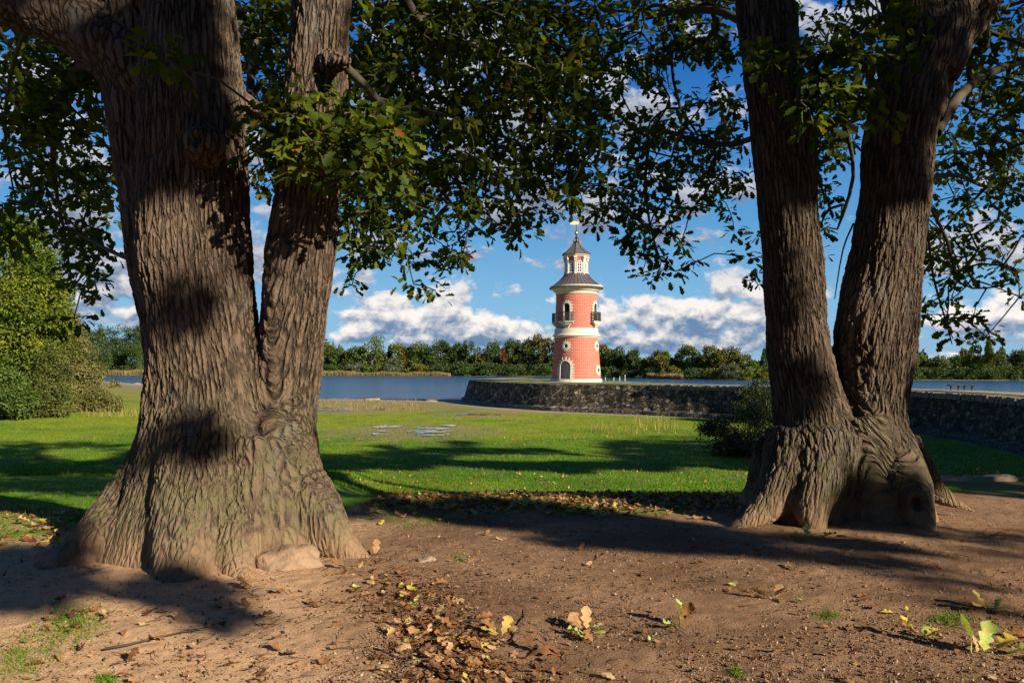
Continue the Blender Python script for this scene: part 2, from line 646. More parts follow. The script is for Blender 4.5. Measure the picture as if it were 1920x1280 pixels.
gx = np.concatenate([-geo(6.5, 2600, 0.10, 1.055)[::-1], lin([(-6.48, 6.5, 0.02)]), geo(6.5, 2600, 0.10, 1.055)])
gy = np.concatenate([-geo(-2.2, 60, 0.4, 1.2)[::-1], lin([(2.6, 9.6, 0.02)]), geo(9.6, 120, 0.05, 1.018), geo(121, 3200, 2.2, 1.03)])
GX, GY = np.meshgrid(gx, gy)
GZ = ground_z(GX, GY)
fine = sstep(GY, 11, 8) * sstep(np.abs(GX), 7.5, 6.0)
GZ = GZ + fine * (0.010 * n2d(GX, GY, 2.0, 21, 3) + 0.0065 * np.maximum(n2d(GX, GY, 13.0, 33, 2), 0) + 0.004 * n2d(GX, GY, 24.0, 41, 1))
nY, nX = GX.shape
idx = np.arange(nY * nX).reshape(nY, nX)
gf = np.stack([idx[:-1, :-1], idx[:-1, 1:], idx[1:, 1:], idx[1:, :-1]], -1).reshape(-1, 4)
nz1 = n2d(GX, GY, 1.3, 61, 3)
nz2 = n2d(GX, GY, 0.25, 71, 3)
yedge = edge_y(GX)
dirt = 1 - sstep(GY - yedge + 0.95 + 0.55 * nz1, -0.35, 0.35)
lefts = sstep(GX, -3.6, -4.6) * sstep(GY, 5.8, 6.8)
dirt = dirt * (1 - lefts * sstep(nz1, -0.5, 0.4))
dirt = np.maximum(dirt, 0.55 * sstep(nz1, 0.1, 0.7) * sstep(GY, 13, 9) * (GY < 13))
ysh = 114 + np.maximum(0, -27 - GX) * 1.37
sand = sstep(GY + 7 * nz2, ysh - 13, ysh - 3) * (GY < 250)
dw = dist_wall(GX, np.minimum(GY, 200)) if False else None
a_ = GX / np.maximum(GY, 1)
yfar = np.interp(a_, YF_A, YF_D)
farsh = sstep(GY, yfar - 10, yfar - 6) * sstep(GY, yfar + 9, yfar + 5)
sand = np.maximum(sand, farsh * 0.9)
mud = sstep(GY + 9 * nz2, ysh - 46, ysh - 16) * (GY < 250) * 0.85
for (pu, pv, pa, pb) in ((775, 808, 7.5, 9.0), (660, 768, 7.0, 7.0), (900, 777, 5.0, 5.0)):
    pq = G(pu, pv, -3.0)
    mud = np.maximum(mud, .9 * sstep(((GX - pq[0]) / pa) ** 2 + ((GY - pq[1]) / pb) ** 2 + .5 * nz1, 1.0, .25))
dd = np.full(GX.shape, 1e9)
msk = (GY > 10) & (GY < 130) & (GX > -20) & (GX < 40)
dd[msk] = dist_wall(GX[msk], GY[msk])
sand = np.maximum(sand, sstep(dd + 1.2 * nz2, 4.5, 1.6) * sstep(GX, 20, 8))
sandy = sstep(GX + 0.35 * nz1 + 0.25 * (GY - 5), -0.4, -1.6) * (GY < 12)
me = np_mesh('ground', np.stack([GX, GY, GZ], -1).reshape(-1, 3), gf, True,
             {'dirt': ('FLOAT', dirt), 'sand': ('FLOAT', sand), 'mud': ('FLOAT', mud), 'sandy_dirt': ('FLOAT', sandy)})
tag(link('ground', me, M_GROUND), kind='structure')

# ---- water
m, n, out = new_mat('lake_water')
pos = n.new('ShaderNodeNewGeometry').outputs['Position']
wv = n.noise(n.mapping(pos, (0.35, 1.0, 1)), 1.3, 4, 0.6)
wv2 = n.noise(n.mapping(pos, (0.02, 0.05, 1)), 1.0, 3, 0.6)
b = principled(n, out, n.mix(wv2, (.012, .050, .110), (.025, .080, .150)), 0.15, n.bump(wv, 0.8, 0.6), 0.5)
b.inputs['IOR'].default_value = 1.33
M_WATER = m
wx_ = np.linspace(-900, 900, 40)
wy_ = np.concatenate([np.linspace(86, 520, 50)])
WX, WY = np.meshgrid(wx_, wy_)
ii = np.arange(WX.size).reshape(WX.shape)
wf = np.stack([ii[:-1, :-1], ii[:-1, 1:], ii[1:, 1:], ii[1:, :-1]], -1).reshape(-1, 4)
tag(link('water', np_mesh('water', np.stack([WX, WY, np.full(WX.shape, WATER_Z)], -1).reshape(-1, 3), wf), M_WATER), kind='structure')

# ---- puddles on the meadow
m, n, out = new_mat('puddle_water')
pos = n.new('ShaderNodeNewGeometry').outputs['Position']
principled(n, out, (.02, .025, .03), 0.04, n.bump(n.noise(pos, 4, 2), 0.1, 0.02), 0.5)
M_PUDDLE = m


def puddle(cx, cy, rx, ry, seed):
    mb = MB()
    rs = random.Random(seed)
    for k in range(rs.randint(13, 18)):
        ox, oy = cx + rs.uniform(-1, 1) * rx, cy + rs.uniform(-1, 1) * ry
        a, b_ = rx * rs.uniform(.07, .30), ry * rs.uniform(.05, .17)
        zc = max(float(ground_z(np.array([ox]), np.array([oy]))[0]), float(ground_z(np.array([ox + a]), np.array([oy]))[0])) + 0.03 + 0.004 * k
        vs = []
        for i in range(18):
            t = 2 * math.pi * i / 18
            q = 1 + 0.35 * math.sin(3 * t + k) * rs.random() + rs.uniform(-.15, .15)
            vs.append((ox + a * q * math.cos(t), oy + b_ * q * math.sin(t), zc))
        mb.add(vs, [tuple(range(18))])
    return tag(mb.build('puddle', M_PUDDLE), kind='structure')


for (u, v, rx, ry, sd) in ((768, 806, 2.6, 4.4, 1), (800, 812, 1.6, 2.4, 7), (660, 768, 3.4, 3.0, 2), (900, 777, 2.0, 2.0, 3)):
    q = G(u, v, -3.0)
    puddle(q[0], q[1], rx, ry, sd)
q = G(190, 890, -1.7)

# ------------------------------------------------------------------ mole, retaining wall, path
m, n, out = new_mat('rough_stone_wall')
uv = n.new('ShaderNodeAttribute', attribute_name='wall_co').outputs['Vector']
ucol = n.xyz(uv)
wq = n.vadd(uv, n.noisec(uv, 3.0, 3), 0.16)
vv = n.voro(n.mapping(wq, (1, 1.5, 1)), 2.3, 'DISTANCE_TO_EDGE')
vc = n.voro(n.mapping(wq, (1, 1.5, 1)), 2.3)
joint = n.ss(vv.outputs['Distance'], 0.0, 0.10)
c = n.ramp(n.xyz(vc.outputs['Color'])[0], [(0, (.045, .035, .024)), (.4, (.11, .085, .058)), (.72, (.20, .155, .105)), (.9, (.32, .25, .165)), (1, (.42, .34, .24))])
c = n.mix(n.m('SUBTRACT', 1.0, joint), c, (.028, .022, .015))
gr = n.m('MULTIPLY', n.ss(n.noise(uv, 1.4, 5, 0.7), 0.50, 0.64), 0.65)
c = n.mix(gr, c, (.05, .05, .018))
tuf = n.m('MULTIPLY', n.ss(n.noise(n.mapping(uv, (1, 0.6, 1)), 5.5, 4, 0.7), 0.60, 0.70), 0.7)
c = n.mix(tuf, c, (.33, .26, .14))
footb = n.ss(ucol[1], 0.62, 0.50)
fc = n.mix(n.noise(uv, 2.5, 5, 0.65), (.10, .085, .07), (.30, .26, .22))
c = n.mix(footb, c, n.mix(n.m('SUBTRACT', 1.0, joint), fc, (.04, .03, .025)))
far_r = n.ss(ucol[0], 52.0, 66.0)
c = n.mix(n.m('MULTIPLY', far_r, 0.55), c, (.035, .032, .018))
nb = n.bump(n.m('ADD', n.m('MULTIPLY', joint, 0.6), n.noise(uv, 9, 5, 0.7)), 1.0, 0.12)
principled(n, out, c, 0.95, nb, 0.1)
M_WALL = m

wp_ = resample(WALL, 0.22)
d_ = np.gradient(wp_, axis=0)
d_ /= np.linalg.norm(d_, axis=1)[:, None]
nrm = np.stack([d_[:, 1], -d_[:, 0]], 1)      # to check: points to the meadow side
# meadow side is where the camera stands: towards smaller Y / smaller X
if np.dot(nrm[len(nrm) // 2], np.array([0, 0]) - wp_[len(nrm) // 2]) < 0:
    nrm = -nrm
sacc = np.concatenate([[0], np.cumsum(np.linalg.norm(np.diff(wp_, axis=0), axis=1))])
prof = [(0.05, MOLE_Z - 0.25), (0.05, MOLE_Z + 0.02), (0.0, MOLE_Z + 0.02)]
hts = np.linspace(0, 1, 16)
rows = []
TOPZ = MOLE_Z - 0.02
BOTZ = -3.15
prof = []
prof.append((-0.45, TOPZ))
for t in np.linspace(0, 1, 15):
    z = TOPZ + (BOTZ + 0.62 - TOPZ) * t
    prof.append((0.0 + 0.62 * t, z))
prof.append((0.98, BOTZ + 0.60))
for t in np.linspace(0.15, 1, 4):
    prof.append((0.98 + 0.12 * t, BOTZ + 0.60 * (1 - t) - 0.25 * t))
V = []
U = []
for k, (off, z) in enumerate(prof):
    q = wp_ + nrm * off
    j = 0.0 if k == 0 else 0.05
    jit = j * n2d(sacc, np.full(sacc.shape, z * 1.0 + off * 3), 1.7, 90, 3)
    q = q + nrm * jit[:, None]
    zz = z + (0.05 * n2d(sacc, np.full(sacc.shape, 5.0 + k), 1.1, 95, 2) if k < 2 else 0.03 * n2d(sacc, np.full(sacc.shape, 5.0 + k), 1.1, 95, 2))
    V.append(np.stack([q[:, 0], q[:, 1], np.broadcast_to(zz, sacc.shape)], 1))
    U.append(np.stack([sacc, np.full(sacc.shape, z + 3.15), np.zeros(sacc.shape)], 1))
V = np.array(V)
U = np.array(U)
R_, C_ = V.shape[:2]
ii = np.arange(R_ * C_).reshape(R_, C_)
wf = np.stack([ii[:-1, :-1], ii[:-1, 1:], ii[1:, 1:], ii[1:, :-1]], -1).reshape(-1, 4)
wall_root = empty('retaining_wall', (float(wp_[len(wp_) // 2][0]), float(wp_[len(wp_) // 2][1]), -3.0))
tag(wall_root, 'long curved rough stone wall with sloping face round the lawn below the lighthouse', 'wall')
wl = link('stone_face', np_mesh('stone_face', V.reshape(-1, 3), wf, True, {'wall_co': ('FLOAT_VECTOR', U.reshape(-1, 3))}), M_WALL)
wl.parent = wall_root
wl.matrix_parent_inverse = Matrix.Translation(-wall_root.location)
# coping of set stones along the near stretch
M_COPE = simple_mat('coping_stone', (.13, .11, .085), 0.95, 0.5, 4.0, bump=0.8, bscale=12)
mb = MB()
rs = random.Random(5)
i = 0
acc_s = 55.0
for k in range(150):
    L = rs.uniform(.28, .5)
    j = int(np.searchsorted(sacc, acc_s + L / 2))
    if j >= len(wp_):
        break
    q = wp_[j] + nrm[j] * 0.02
    Mx = Matrix.Translation((q[0], q[1], TOPZ)) @ Matrix.Rotation(math.atan2(d_[j][1], d_[j][0]), 4, 'Z') @ Matrix.Rotation(rs.uniform(-.08, .08), 4, 'Y')
    h = rs.uniform(.04, .14)
    mb.box(-L / 2 + .02, L / 2 - .02, -0.22 - rs.uniform(0, .05), 0.20 + rs.uniform(0, .05), -0.30, h, Mx)
    acc_s += L
cp = mb.build('coping', M_COPE, wall_root)
cp.matrix_parent_inverse = Matrix.Translation(-wall_root.location)

# top of the mole: grass with a path
M_MOLETOP, n, out = new_mat('mole_grass')
pos = n.new('ShaderNodeNewGeometry').outputs['Position']
c = n.mix(n.noise(pos, 1.3, 5, 0.7), (.07, .12, .012), (.20, .21, .035))
c = n.mix(n.m('MULTIPLY', n.ss(n.noise(pos, 0.35, 3), 0.5, 0.65), 0.6), c, (.30, .26, .12))
principled(n, out, c, 0.95, n.bump(n.noise(pos, 20, 4), 0.8, 0.05), 0.1)
M_PATH, n, out = new_mat('path_gravel')
pos = n.new('ShaderNodeNewGeometry').outputs['Position']
c = n.mix(n.noise(pos, 2.0, 5, 0.7), (.22, .17, .12), (.36, .29, .21))
principled(n, out, c, 0.95, n.bump(n.noise(pos, 30, 4), 0.6, 0.03), 0.1)


def strip(name, offs, zs, mat, jit=0.0):
    V = []
    for o_, z in zip(offs, zs):
        q = wp_ - nrm * (np.asarray(o_)[:, None] if hasattr(o_, '__len__') else o_)
        V.append(np.stack([q[:, 0], q[:, 1], np.full(len(q), z) + jit * n2d(q[:, 0], q[:, 1], 0.8, 3, 2)], 1))
    V = np.array(V)
    R_, C_ = V.shape[:2]
    ii = np.arange(R_ * C_).reshape(R_, C_)
    f = np.stack([ii[:-1, :-1], ii[1:, :-1], ii[1:, 1:], ii[:-1, 1:]], -1).reshape(-1, 4)
    return tag(link(name, np_mesh(name, V.reshape(-1, 3), f, True), mat), kind='structure')


wide = 9.0 + 9.0 * sstep(sacc, 62, 35) - 13.0 * sstep(sacc, 16, 0)
strip('embankment', [0.0, 0.5, 1.2, wide * .5, wide * .8, wide, wide + 3.5], [TOPZ + .03, TOPZ + .06, TOPZ + .07, TOPZ + .08, TOPZ + .05, TOPZ - .05, -4.2], M_MOLETOP, 0.02)
p_in = 2.0 + 0 * sacc
strip('path', [1.6, 2.5, 3.6, 4.6], [TOPZ + .12, TOPZ + .135, TOPZ + .135, TOPZ + .12], M_PATH, 0.01)

# ------------------------------------------------------------------ lighthouse
TX, TY = (1080.6 - 960) / F * 91.0, 91.0
TB = -0.22
SCL = 91.0 / F


def tz(y):
    return EYE + (HV - y) * SCL - TB


M_BRICK, n, out = new_mat('painted_brick')
uvn = n.new('ShaderNodeAttribute', attribute_name='brick_co').outputs['Vector']
bt = n.new('ShaderNodeTexBrick')
n.link(uvn, bt.inputs['Vector'])
bt.inputs['Color1'].default_value = (.40, .075, .048, 1)
bt.inputs['Color2'].default_value = (.46, .100, .066, 1)
bt.inputs['Mortar'].default_value = (.50, .265, .185, 1)
bt.inputs['Scale'].default_value = 1.0
bt.inputs['Mortar Size'].default_value = 0.022
bt.inputs['Brick Width'].default_value = 0.42
bt.inputs['Row Height'].default_value = 0.165
bt.offset = 0.5
cb = n.mix(n.m('MULTIPLY', n.ss(n.noise(uvn, 0.7, 5, 0.65), 0.45, 0.7), 0.3), bt.outputs[0], (.36, .09, .06))
cb = n.mix(n.m('MULTIPLY', n.ss(n.noise(n.mapping(uvn, (1.6, .22, 1)), 1.0, 5, 0.65), 0.48, 0.68), 0.35), cb, (.30, .13, .10))
principled(n, out, cb, 0.8, n.bump(bt.outputs['Fac'], -0.2, 0.02), 0.2)
M_RED = simple_mat('red_plaster', (.40, .075, .045), 0.75, 0.12, 2.0)
M_CREAM = simple_mat('cream_stucco', (.54, .48, .375), 0.75, 0.16, 1.6, bump=0.15, bscale=8)
M_COPPER, n, out = new_mat('weathered_roof_sheet')
co = n.new('ShaderNodeTexCoord').outputs['Object']
c = n.mix(n.noise(n.mapping(co, (1, 1, .3)), 3.0, 5, 0.6), (.065, .056, .054), (.14, .122, .115))
principled(n, out, c, 0.55, None, 0.35, 0.2)
M_SEAM = simple_mat('roof_seam', (.06, .048, .045), 0.6)
M_DARKDOOR = simple_mat('dark_door_wood', (.030, .028, .027), 0.6, 0.3, 5)
M_DARKGREY = simple_mat('grey_door_board', (.10, .10, .105), 0.6, 0.3, 5)
M_DARKIN = simple_mat('dark_interior', (.012, .011, .012), 0.9)
M_IRON = simple_mat('black_iron', (.022, .024, .030), 0.5, 0.2, 5, 0.5)
M_GOLD = simple_mat('gilding', (.85, .56, .14), 0.28, 0.08, 4, 1.0)
M_GLASS, n, out = new_mat('window_glass')
principled(n, out, (.02, .026, .03), 0.06, None, 0.5)
M_WHITE = simple_mat('white_frame_paint', (.78, .77, .74), 0.5, 0.05)

tower = empty('lighthouse', (TX, TY, TB))
tag(tower, 'red brick lighthouse tower with cream trim, dark curved roofs and gilded vane', 'lighthouse')


def t_child(o, par=None):
    o.parent = par if par is not None else tower
    return o


def rad_low(z):
    return np.interp(z, [0, tz(632)], [2.82, 2.44])


R_UP = 2.31
Z_BAND0, Z_BAND1 = tz(632), tz(616.5)
Z_COR = tz(552.5)


def shaft(name, z0, z1, r0, r1, nz):
    n_ = 96
    V, U = [], []
    for i in range(nz + 1):
        t = i / nz
        z = z0 + (z1 - z0) * t
        r = r0 + (r1 - r0) * t
        for k in range(n_ + 1):
            a = 2 * math.pi * k / n_ + math.pi
            V.append((r * math.sin(a), -r * math.cos(a), z))
            U.append((a * 2.4, z, 0))
    ii = np.arange((nz + 1) * (n_ + 1)).reshape(nz + 1, n_ + 1)
    f = np.stack([ii[:-1, :-1], ii[:-1, 1:], ii[1:, 1:], ii[1:, :-1]], -1).reshape(-1, 4)
    return t_child(link(name, np_mesh(name, V, f, True, {'brick_co': ('FLOAT_VECTOR', U)}), M_BRICK))


shaft('lower_shaft', 0.1, Z_BAND0 + .05, rad_low(0.1), rad_low(Z_BAND0), 8)
shaft('upper_shaft', Z_BAND1 - .05, Z_COR + .05, R_UP, R_UP, 6)
mb = MB()
mb.lathe([(2.94, -0.3), (2.94, 0.27), (2.90, 0.32), (2.78, 0.34)], 96)
t_child(mb.build('plinth', M_CREAM, None, True, 40))
mb = MB()
zb0, zb1 = Z_BAND0, Z_BAND1
mb.lathe([(2.40, zb0 - .12), (2.50, zb0 - .10), (2.52, zb0 + .0), (2.70, zb0 + .08), (2.70, zb0 + .20), (2.56, zb0 + .30), (2.50, zb0 + .42), (2.48, zb1 - .05), (2.46, zb1), (2.25, zb1 + .04)], 96)
t_child(mb.build('belt_course', M_CREAM, None, True, 40))
mb = MB()
c0 = Z_COR
mb.lathe([(2.25, c0 - .02), (2.38, c0), (2.38, c0 + .24), (2.44, c0 + .28), (2.62, c0 + .36), (2.66, c0 + .52), (2.90, c0 + .60), (2.93, c0 + .76), (2.98, c0 + .80), (2.98, c0 + .92), (2.6, c0 + .93)], 96)
t_child(mb.build('cornice', M_CREAM, None, True, 40))


def on_wall(theta, rfun):
    def f(s, z, d):
        r = rfun(z) + d
        a = math.radians(theta) + s / rfun(z)
        return (r * math.sin(a), -r * math.cos(a), z)
    return f


def ring_prism(mb, inner, outer, d0, d1, mp):
    """closed or open strip between two outlines, extruded between depths"""
    n_ = len(inner)
    vs = []
    for (s, z) in inner:
        vs.append(mp(s, z, d1))
    for (s, z) in outer:
        vs.append(mp(s, z, d1))
    for (s, z) in inner:
        vs.append(mp(s, z, d0))
    for (s, z) in outer:
        vs.append(mp(s, z, d0))
    fs = []
    for i in range(n_ - 1):
        fs.append((i, i + 1, n_ + i + 1, n_ + i))
        fs.append((i, 2 * n_ + i, 2 * n_ + i + 1, i + 1))
        fs.append((n_ + i, n_ + i + 1, 3 * n_ + i + 1, 3 * n_ + i))
    mb.add(vs, fs)


def arch_pts(hw, z0, zs, n_=14, skew=0):
    """outline of a door arch from left foot over the arch to the right foot; zs is the springing height"""
    pts = [(-hw, z0 + (zs - z0) * t / 5) for t in range(5)]
    for k in range(n_ + 1):
        a = math.pi - math.pi * k / n_
        pts.append((hw * math.cos(a), zs + hw * math.sin(a)))
    pts += [(hw, zs + (z0 - zs) * t / 5) for t in range(1, 6)]
    return pts


def wall_box(mb, s0, s1, z0, z1, d0, d1, mp, rot=None):
    k = 3
    vs = []
    for d in (d0, d1):
        for z in (z0, z1):
            for i in range(k):
                vs.append((s0 + (s1 - s0) * i / (k - 1), z, d))
    if rot:
        cs, cz, an = rot
        vs = [(cs + (s - cs) * math.cos(an) - (z - cz) * math.sin(an), cz + (s - cs) * math.sin(an) + (z - cz) * math.cos(an), d) for (s, z, d) in vs]
    vs = [mp(*q) for q in vs]
    A = lambda d, z, i: d * 2 * k + z * k + i
    fs = []
    for i in range(k - 1):
        fs += [(A(1, 0, i), A(1, 0, i + 1), A(1, 1, i + 1), A(1, 1, i)), (A(0, 1, i), A(1, 1, i), A(1, 1, i + 1), A(0, 1, i + 1)), (A(0, 0, i + 1), A(1, 0, i + 1), A(1, 0, i), A(0, 0, i))]
    fs += [(A(0, 0, 0), A(1, 0, 0), A(1, 1, 0), A(0, 1, 0)), (A(0, 1, k - 1), A(1, 1, k - 1), A(1, 0, k - 1), A(0, 0, k - 1))]
    mb.add(vs, fs)


def toothed_arch(par, theta, rfun, hw, z0, zs, ring, tooth, nside, narch, door=False):
    mp = on_wall(theta, rfun)
    mb = MB()
    ring_prism(mb, arch_pts(hw, z0, zs), arch_pts(hw + ring, z0, zs), -0.1, 0.14, mp)
    hgt = (zs - z0) / nside
    for sgn in (-1, 1):
        for i in range(nside):
            zc = z0 + (i + 0.5) * hgt
            a_, b__ = hw + ring - 0.02, hw + ring + tooth
            wall_box(mb, min(sgn * a_, sgn * b__), max(sgn * a_, sgn * b__), zc - hgt * .27, zc + hgt * .27, -0.05, 0.10, mp)
    for k in range(narch):
        an = math.pi * (k + 0.5) / narch - math.pi / 2
        r0, r1 = hw + ring - 0.02, hw + ring + tooth
        wv_ = hgt * .27
        wall_box(mb, -wv_, wv_, zs + r0, zs + r1, -0.05, 0.10, mp, (0, zs, an))
    sur = t_child(mb.build('surround', M_CREAM, None), par)
    return mp, sur


def fill_arch(mb, hw, z0, zs, d, mp):
    pts = arch_pts(hw, z0, zs)
    n_ = len(pts)
    # horizontal strips, left/right pairs
    half = n_ // 2
    L = pts[:half + 1]
    Rr = [(-s, z) for s, z in L]
    vs = [mp(s, z, d) for s, z in L] + [mp(s * 0, z, d) for s, z in L] + [mp(s, z, d) for s, z in Rr]
    k = half + 1
    fs = []
    for i in range(half):
        fs.append((i, k + i, k + i + 1, i + 1))
        fs.append((k + i, 2 * k + i, 2 * k + i + 1, k + i + 1))
    mb.add(vs, fs)


# door
DZ = tz(693) - 0.0
hwd = 0.60
mbd = MB()
mpd = on_wall(-31, rad_low)
fill_arch(mbd, hwd, 0.0, tz(687.0), 0.03, mpd)
door = t_child(mbd.build('door', M_DARKDOOR))
mbx = MB()
for k in range(8):
    s = -hwd + 0.075 + (2 * hwd - .15) * k / 7
    top = tz(687.0) + math.sqrt(max(hwd * hwd - s * s, 0)) - 0.05
    wall_box(mbx, s - .035, s + .035, 0.05, top, 0.02, 0.075, mpd)
t_child(mbx.build('door_board', M_DARKGREY), door)
mbx = MB()
wall_box(mbx, -hwd - .3, hwd + .3, -0.1, 0.06, -0.2, 0.35, mpd)
t_child(mbx.build('door_step', M_CREAM), door)
toothed_arch(door, -31, rad_low, hwd, 0.06, tz(687.0), 0.22, 0.24, 6, 7)


def round_window(theta, zc, rfun, sc=1.0):
    mp = on_wall(theta, rfun)
    mb = MB()
    N = 28
    circ = lambda r: [(r * math.cos(2 * math.pi * k / N), zc + r * math.sin(2 * math.pi * k / N)) for k in range(N + 1)]
    ri, ro, rt = .23 * sc, .40 * sc, .58 * sc
    ring_prism(mb, circ(ri), circ(ro), -0.1, 0.10, mp)
    for k in range(12):
        wall_box(mb, -.075 * sc, .075 * sc, zc + ro - .02, zc + rt, -0.05, 0.08, mp, (0, zc, 2 * math.pi * (k + .5) / 12))
    g = MB()
    vs = [mp(0, zc, .02)] + [mp(s, z, .02) for s, z in circ(ri + .02)[:-1]]
    g.add(vs, [(0, i + 1, (i + 1) % N + 1) for i in range(N)])
    win = t_child(g.build('round_window', M_GLASS))
    t_child(mb.build('surround', M_CREAM), win)


for th in (-31, 59, 149, -121):
    round_window(th, tz(649.5), rad_low)
for th in (59, 149, -121):
    round_window(th, tz(694), rad_low, 1.08)

rup = lambda z: R_UP
for th in (-31, 59, 149, -121):
    mb = MB()
    z0, zs = tz(603.5), tz(576.5)
    hw = 0.35
    mp = on_wall(th, rup)
    fill_arch(mb, hw, z0, zs, 0.025, mp)
    win = t_child(mb.build('balcony_door', M_DARKIN))
    toothed_arch(win, th, rup, hw, z0, zs, 0.13, 0.19, 5, 6)
    bal = MB()
    # slab and bracket
    wall_box(bal, -.80, .80, z0 - .14, z0, -0.05, 0.54, mp)
    wall_box(bal, -.74, .74, z0 - .22, z0 - .14, -0.05, 0.48, mp)
    for q0, q1, s_, d_2 in ((z0 - .40, z0 - .22, .52, .42), (z0 - .58, z0 - .40, .36, .28), (z0 - .75, z0 - .58, .24, .16)):
        wall_box(bal, -s_, s_, q0, q1, -0.05, d_2, mp)
    b_o = t_child(bal.build('balcony', M_CREAM))
    rail = MB()
    outl = [(-.74, 0.02), (-.74, .48), (-.37, .50), (0, .50), (.37, .50), (.74, .48), (.74, 0.02)]
    for hz, rr in ((1.0, .035), (.55, .016), (.12, .02)):
        rail.tube([mp(s, z0 + hz, d) for s, d in outl], rr, 6)
    for i in range(len(outl) - 1):
        for k in range(5):
            t = k / 5
            s = outl[i][0] + (outl[i + 1][0] - outl[i][0]) * t
            d = outl[i][1] + (outl[i + 1][1] - outl[i][1]) * t
            rail.tube([mp(s, z0, d), mp(s, z0 + 1.0, d)], .030 if k == 0 else .016, 5)
    t_child(rail.build('railing', M_IRON), b_o)

# skirt roof with seams
zr0, zr1 = tz(540.5), tz(515)
rprof = [(3.06, zr0 - .10), (3.10, zr0 - .02), (3.02, zr0 + .03)]
for t in np.linspace(0.05, 1, 12):
    rprof.append((3.02 + (1.36 - 3.02) * (1 - (1 - t) ** 1.35), zr0 + .03 + (zr1 - zr0) * t))
mb = MB()
mb.lathe(rprof, 96)
skirt = t_child(mb.build('skirt_roof', M_COPPER, None, True, 50))
mb = MB()
for k in range(36):
    a = 2 * math.pi * k / 36
    mb.tube([((r + .012) * math.sin(a), -(r + .012) * math.cos(a), z + .012) for (r, z) in rprof[2:]], .026, 5)
t_child(mb.build('roof_seam', M_SEAM), skirt)

# lantern
zl0, zl1 = tz(515.5), tz(482.5)
RL = 1.24
ang = [math.radians(-31 + 22.5 + 45 * k) for k in range(8)]
mb = MB()
vs = [(RL * math.sin(a), -RL * math.cos(a), z) for z in (zl0 - .3, zl1 + .1) for a in ang]
mb.add(vs, [(k, (k + 1) % 8, 8 + (k + 1) % 8, 8 + k) for k in range(8)])
lan = t_child(mb.build('lantern', M_RED))
mb = MB()
mb.add([((RL + .12) * math.sin(a), -(RL + .12) * math.cos(a), z) for z in (zl0 - .02, zl0 + .13) for a in ang] + [((RL + .02) * math.sin(a), -(RL + .02) * math.cos(a), zl0 + .13) for a in ang],
       [(k, (k + 1) % 8, 8 + (k + 1) % 8, 8 + k) for k in range(8)] + [(8 + k, 8 + (k + 1) % 8, 16 + (k + 1) % 8, 16 + k) for k in range(8)])
t_child(mb.build('lantern_base', M_RED), lan)
for k in range(8):
    a = ang[k]
    Mx = Matrix.Translation((RL * math.sin(a), -RL * math.cos(a), 0)) @ Matrix.Rotation(a, 4, 'Z')
    mb = MB()
    mb.box(-.10, .10, -.10, .08, zl0 - .04, zl1 + .02, Mx)
    mb.box(-.13, .13, -.15, .08, zl0 - .04, zl0 + .30, Mx)
    mb.box(-.16, .16, -.16, .08, zl1 - .52, zl1 - .42, Mx)
    mb.box(-.18, .18, -.26, .08, zl1 - .22, zl1 + .02, Mx)
    mb.box(-.14, .14, -.20, .08, zl1 - .42, zl1 - .22, Mx)
    t_child(mb.build('pilaster', M_CREAM), lan)
    # window on the face after this corner
    am = a + math.radians(22.5)
    ap = RL * math.cos(math.radians(22.5))
    Mf = Matrix.Translation((ap * math.sin(am), -ap * math.cos(am), 0)) @ Matrix.Rotation(am, 4, 'Z')

    def mpf(s, z, d, Mf=Mf):
        return Mf @ Vector((s, -d, z))
    g = MB()
    hwf, zf0, zfs = .255, zl0 + .22, zl0 + 1.22
    fill_arch(g, hwf, zf0, zfs, .012, mpf)
    wd = t_child(g.build('window', M_GLASS), lan)
    fr = MB()
    ring_prism(fr, arch_pts(hwf - .03, zf0, zfs), arch_pts(hwf + .05, zf0, zfs), 0.0, .05, mpf)
    wall_box(fr, -.025, .025, zf0, zfs + hwf, .0, .04, mpf)
    wall_box(fr, -hwf - .05, hwf + .05, zf0 - .06, zf0 + .04, .0, .06, mpf)
    for q in (.30, .62, .95):
        wall_box(fr, -hwf, hwf, zf0 + q, zf0 + q + .045, .002, .038, mpf)
    t_child(fr.build('window_frame', M_WHITE), wd) if False else None
    fo = fr.build('window_frame', M_WHITE)
    fo.parent = lan
# eaves and upper roof (octagonal)
zu0, zu1 = tz(482), tz(455)


def octa(mb, prof):
    vs = [(r * math.sin(a), -r * math.cos(a), z) for (r, z) in prof for a in ang]
    fs = []
    for i in range(len(prof) - 1):
        for k in range(8):
            fs.append((i * 8 + k, i * 8 + (k + 1) % 8, (i + 1) * 8 + (k + 1) % 8, (i + 1) * 8 + k))
    mb.add(vs, fs)


mb = MB()
octa(mb, [(1.2, zl1 - .05), (1.36, zl1 - .02), (1.42, zl1 + .08), (1.56, zl1 + .16), (1.58, zl1 + .28), (1.3, zl1 + .30)])
t_child(mb.build('eaves', M_CREAM))
mb = MB()
up = [(1.60, zu0 + .20), (1.68, zu0 + .24), (1.64, zu0 + .30)]
for t in np.linspace(.06, 1, 10):
    up.append((1.64 + (.30 - 1.64) * (1 - (1 - t) ** 1.45), zu0 + .30 + (zu1 - zu0 - .30) * t))
octa(mb, up)
uroof = t_child(mb.build('lantern_roof', M_COPPER))
mb = MB()
for a in ang:
    mb.tube([((r + .01) * math.sin(a), -(r + .01) * math.cos(a), z + .015) for r, z in up[2:]], .03, 5)
t_child(mb.build('roof_seam', M_SEAM), uroof)
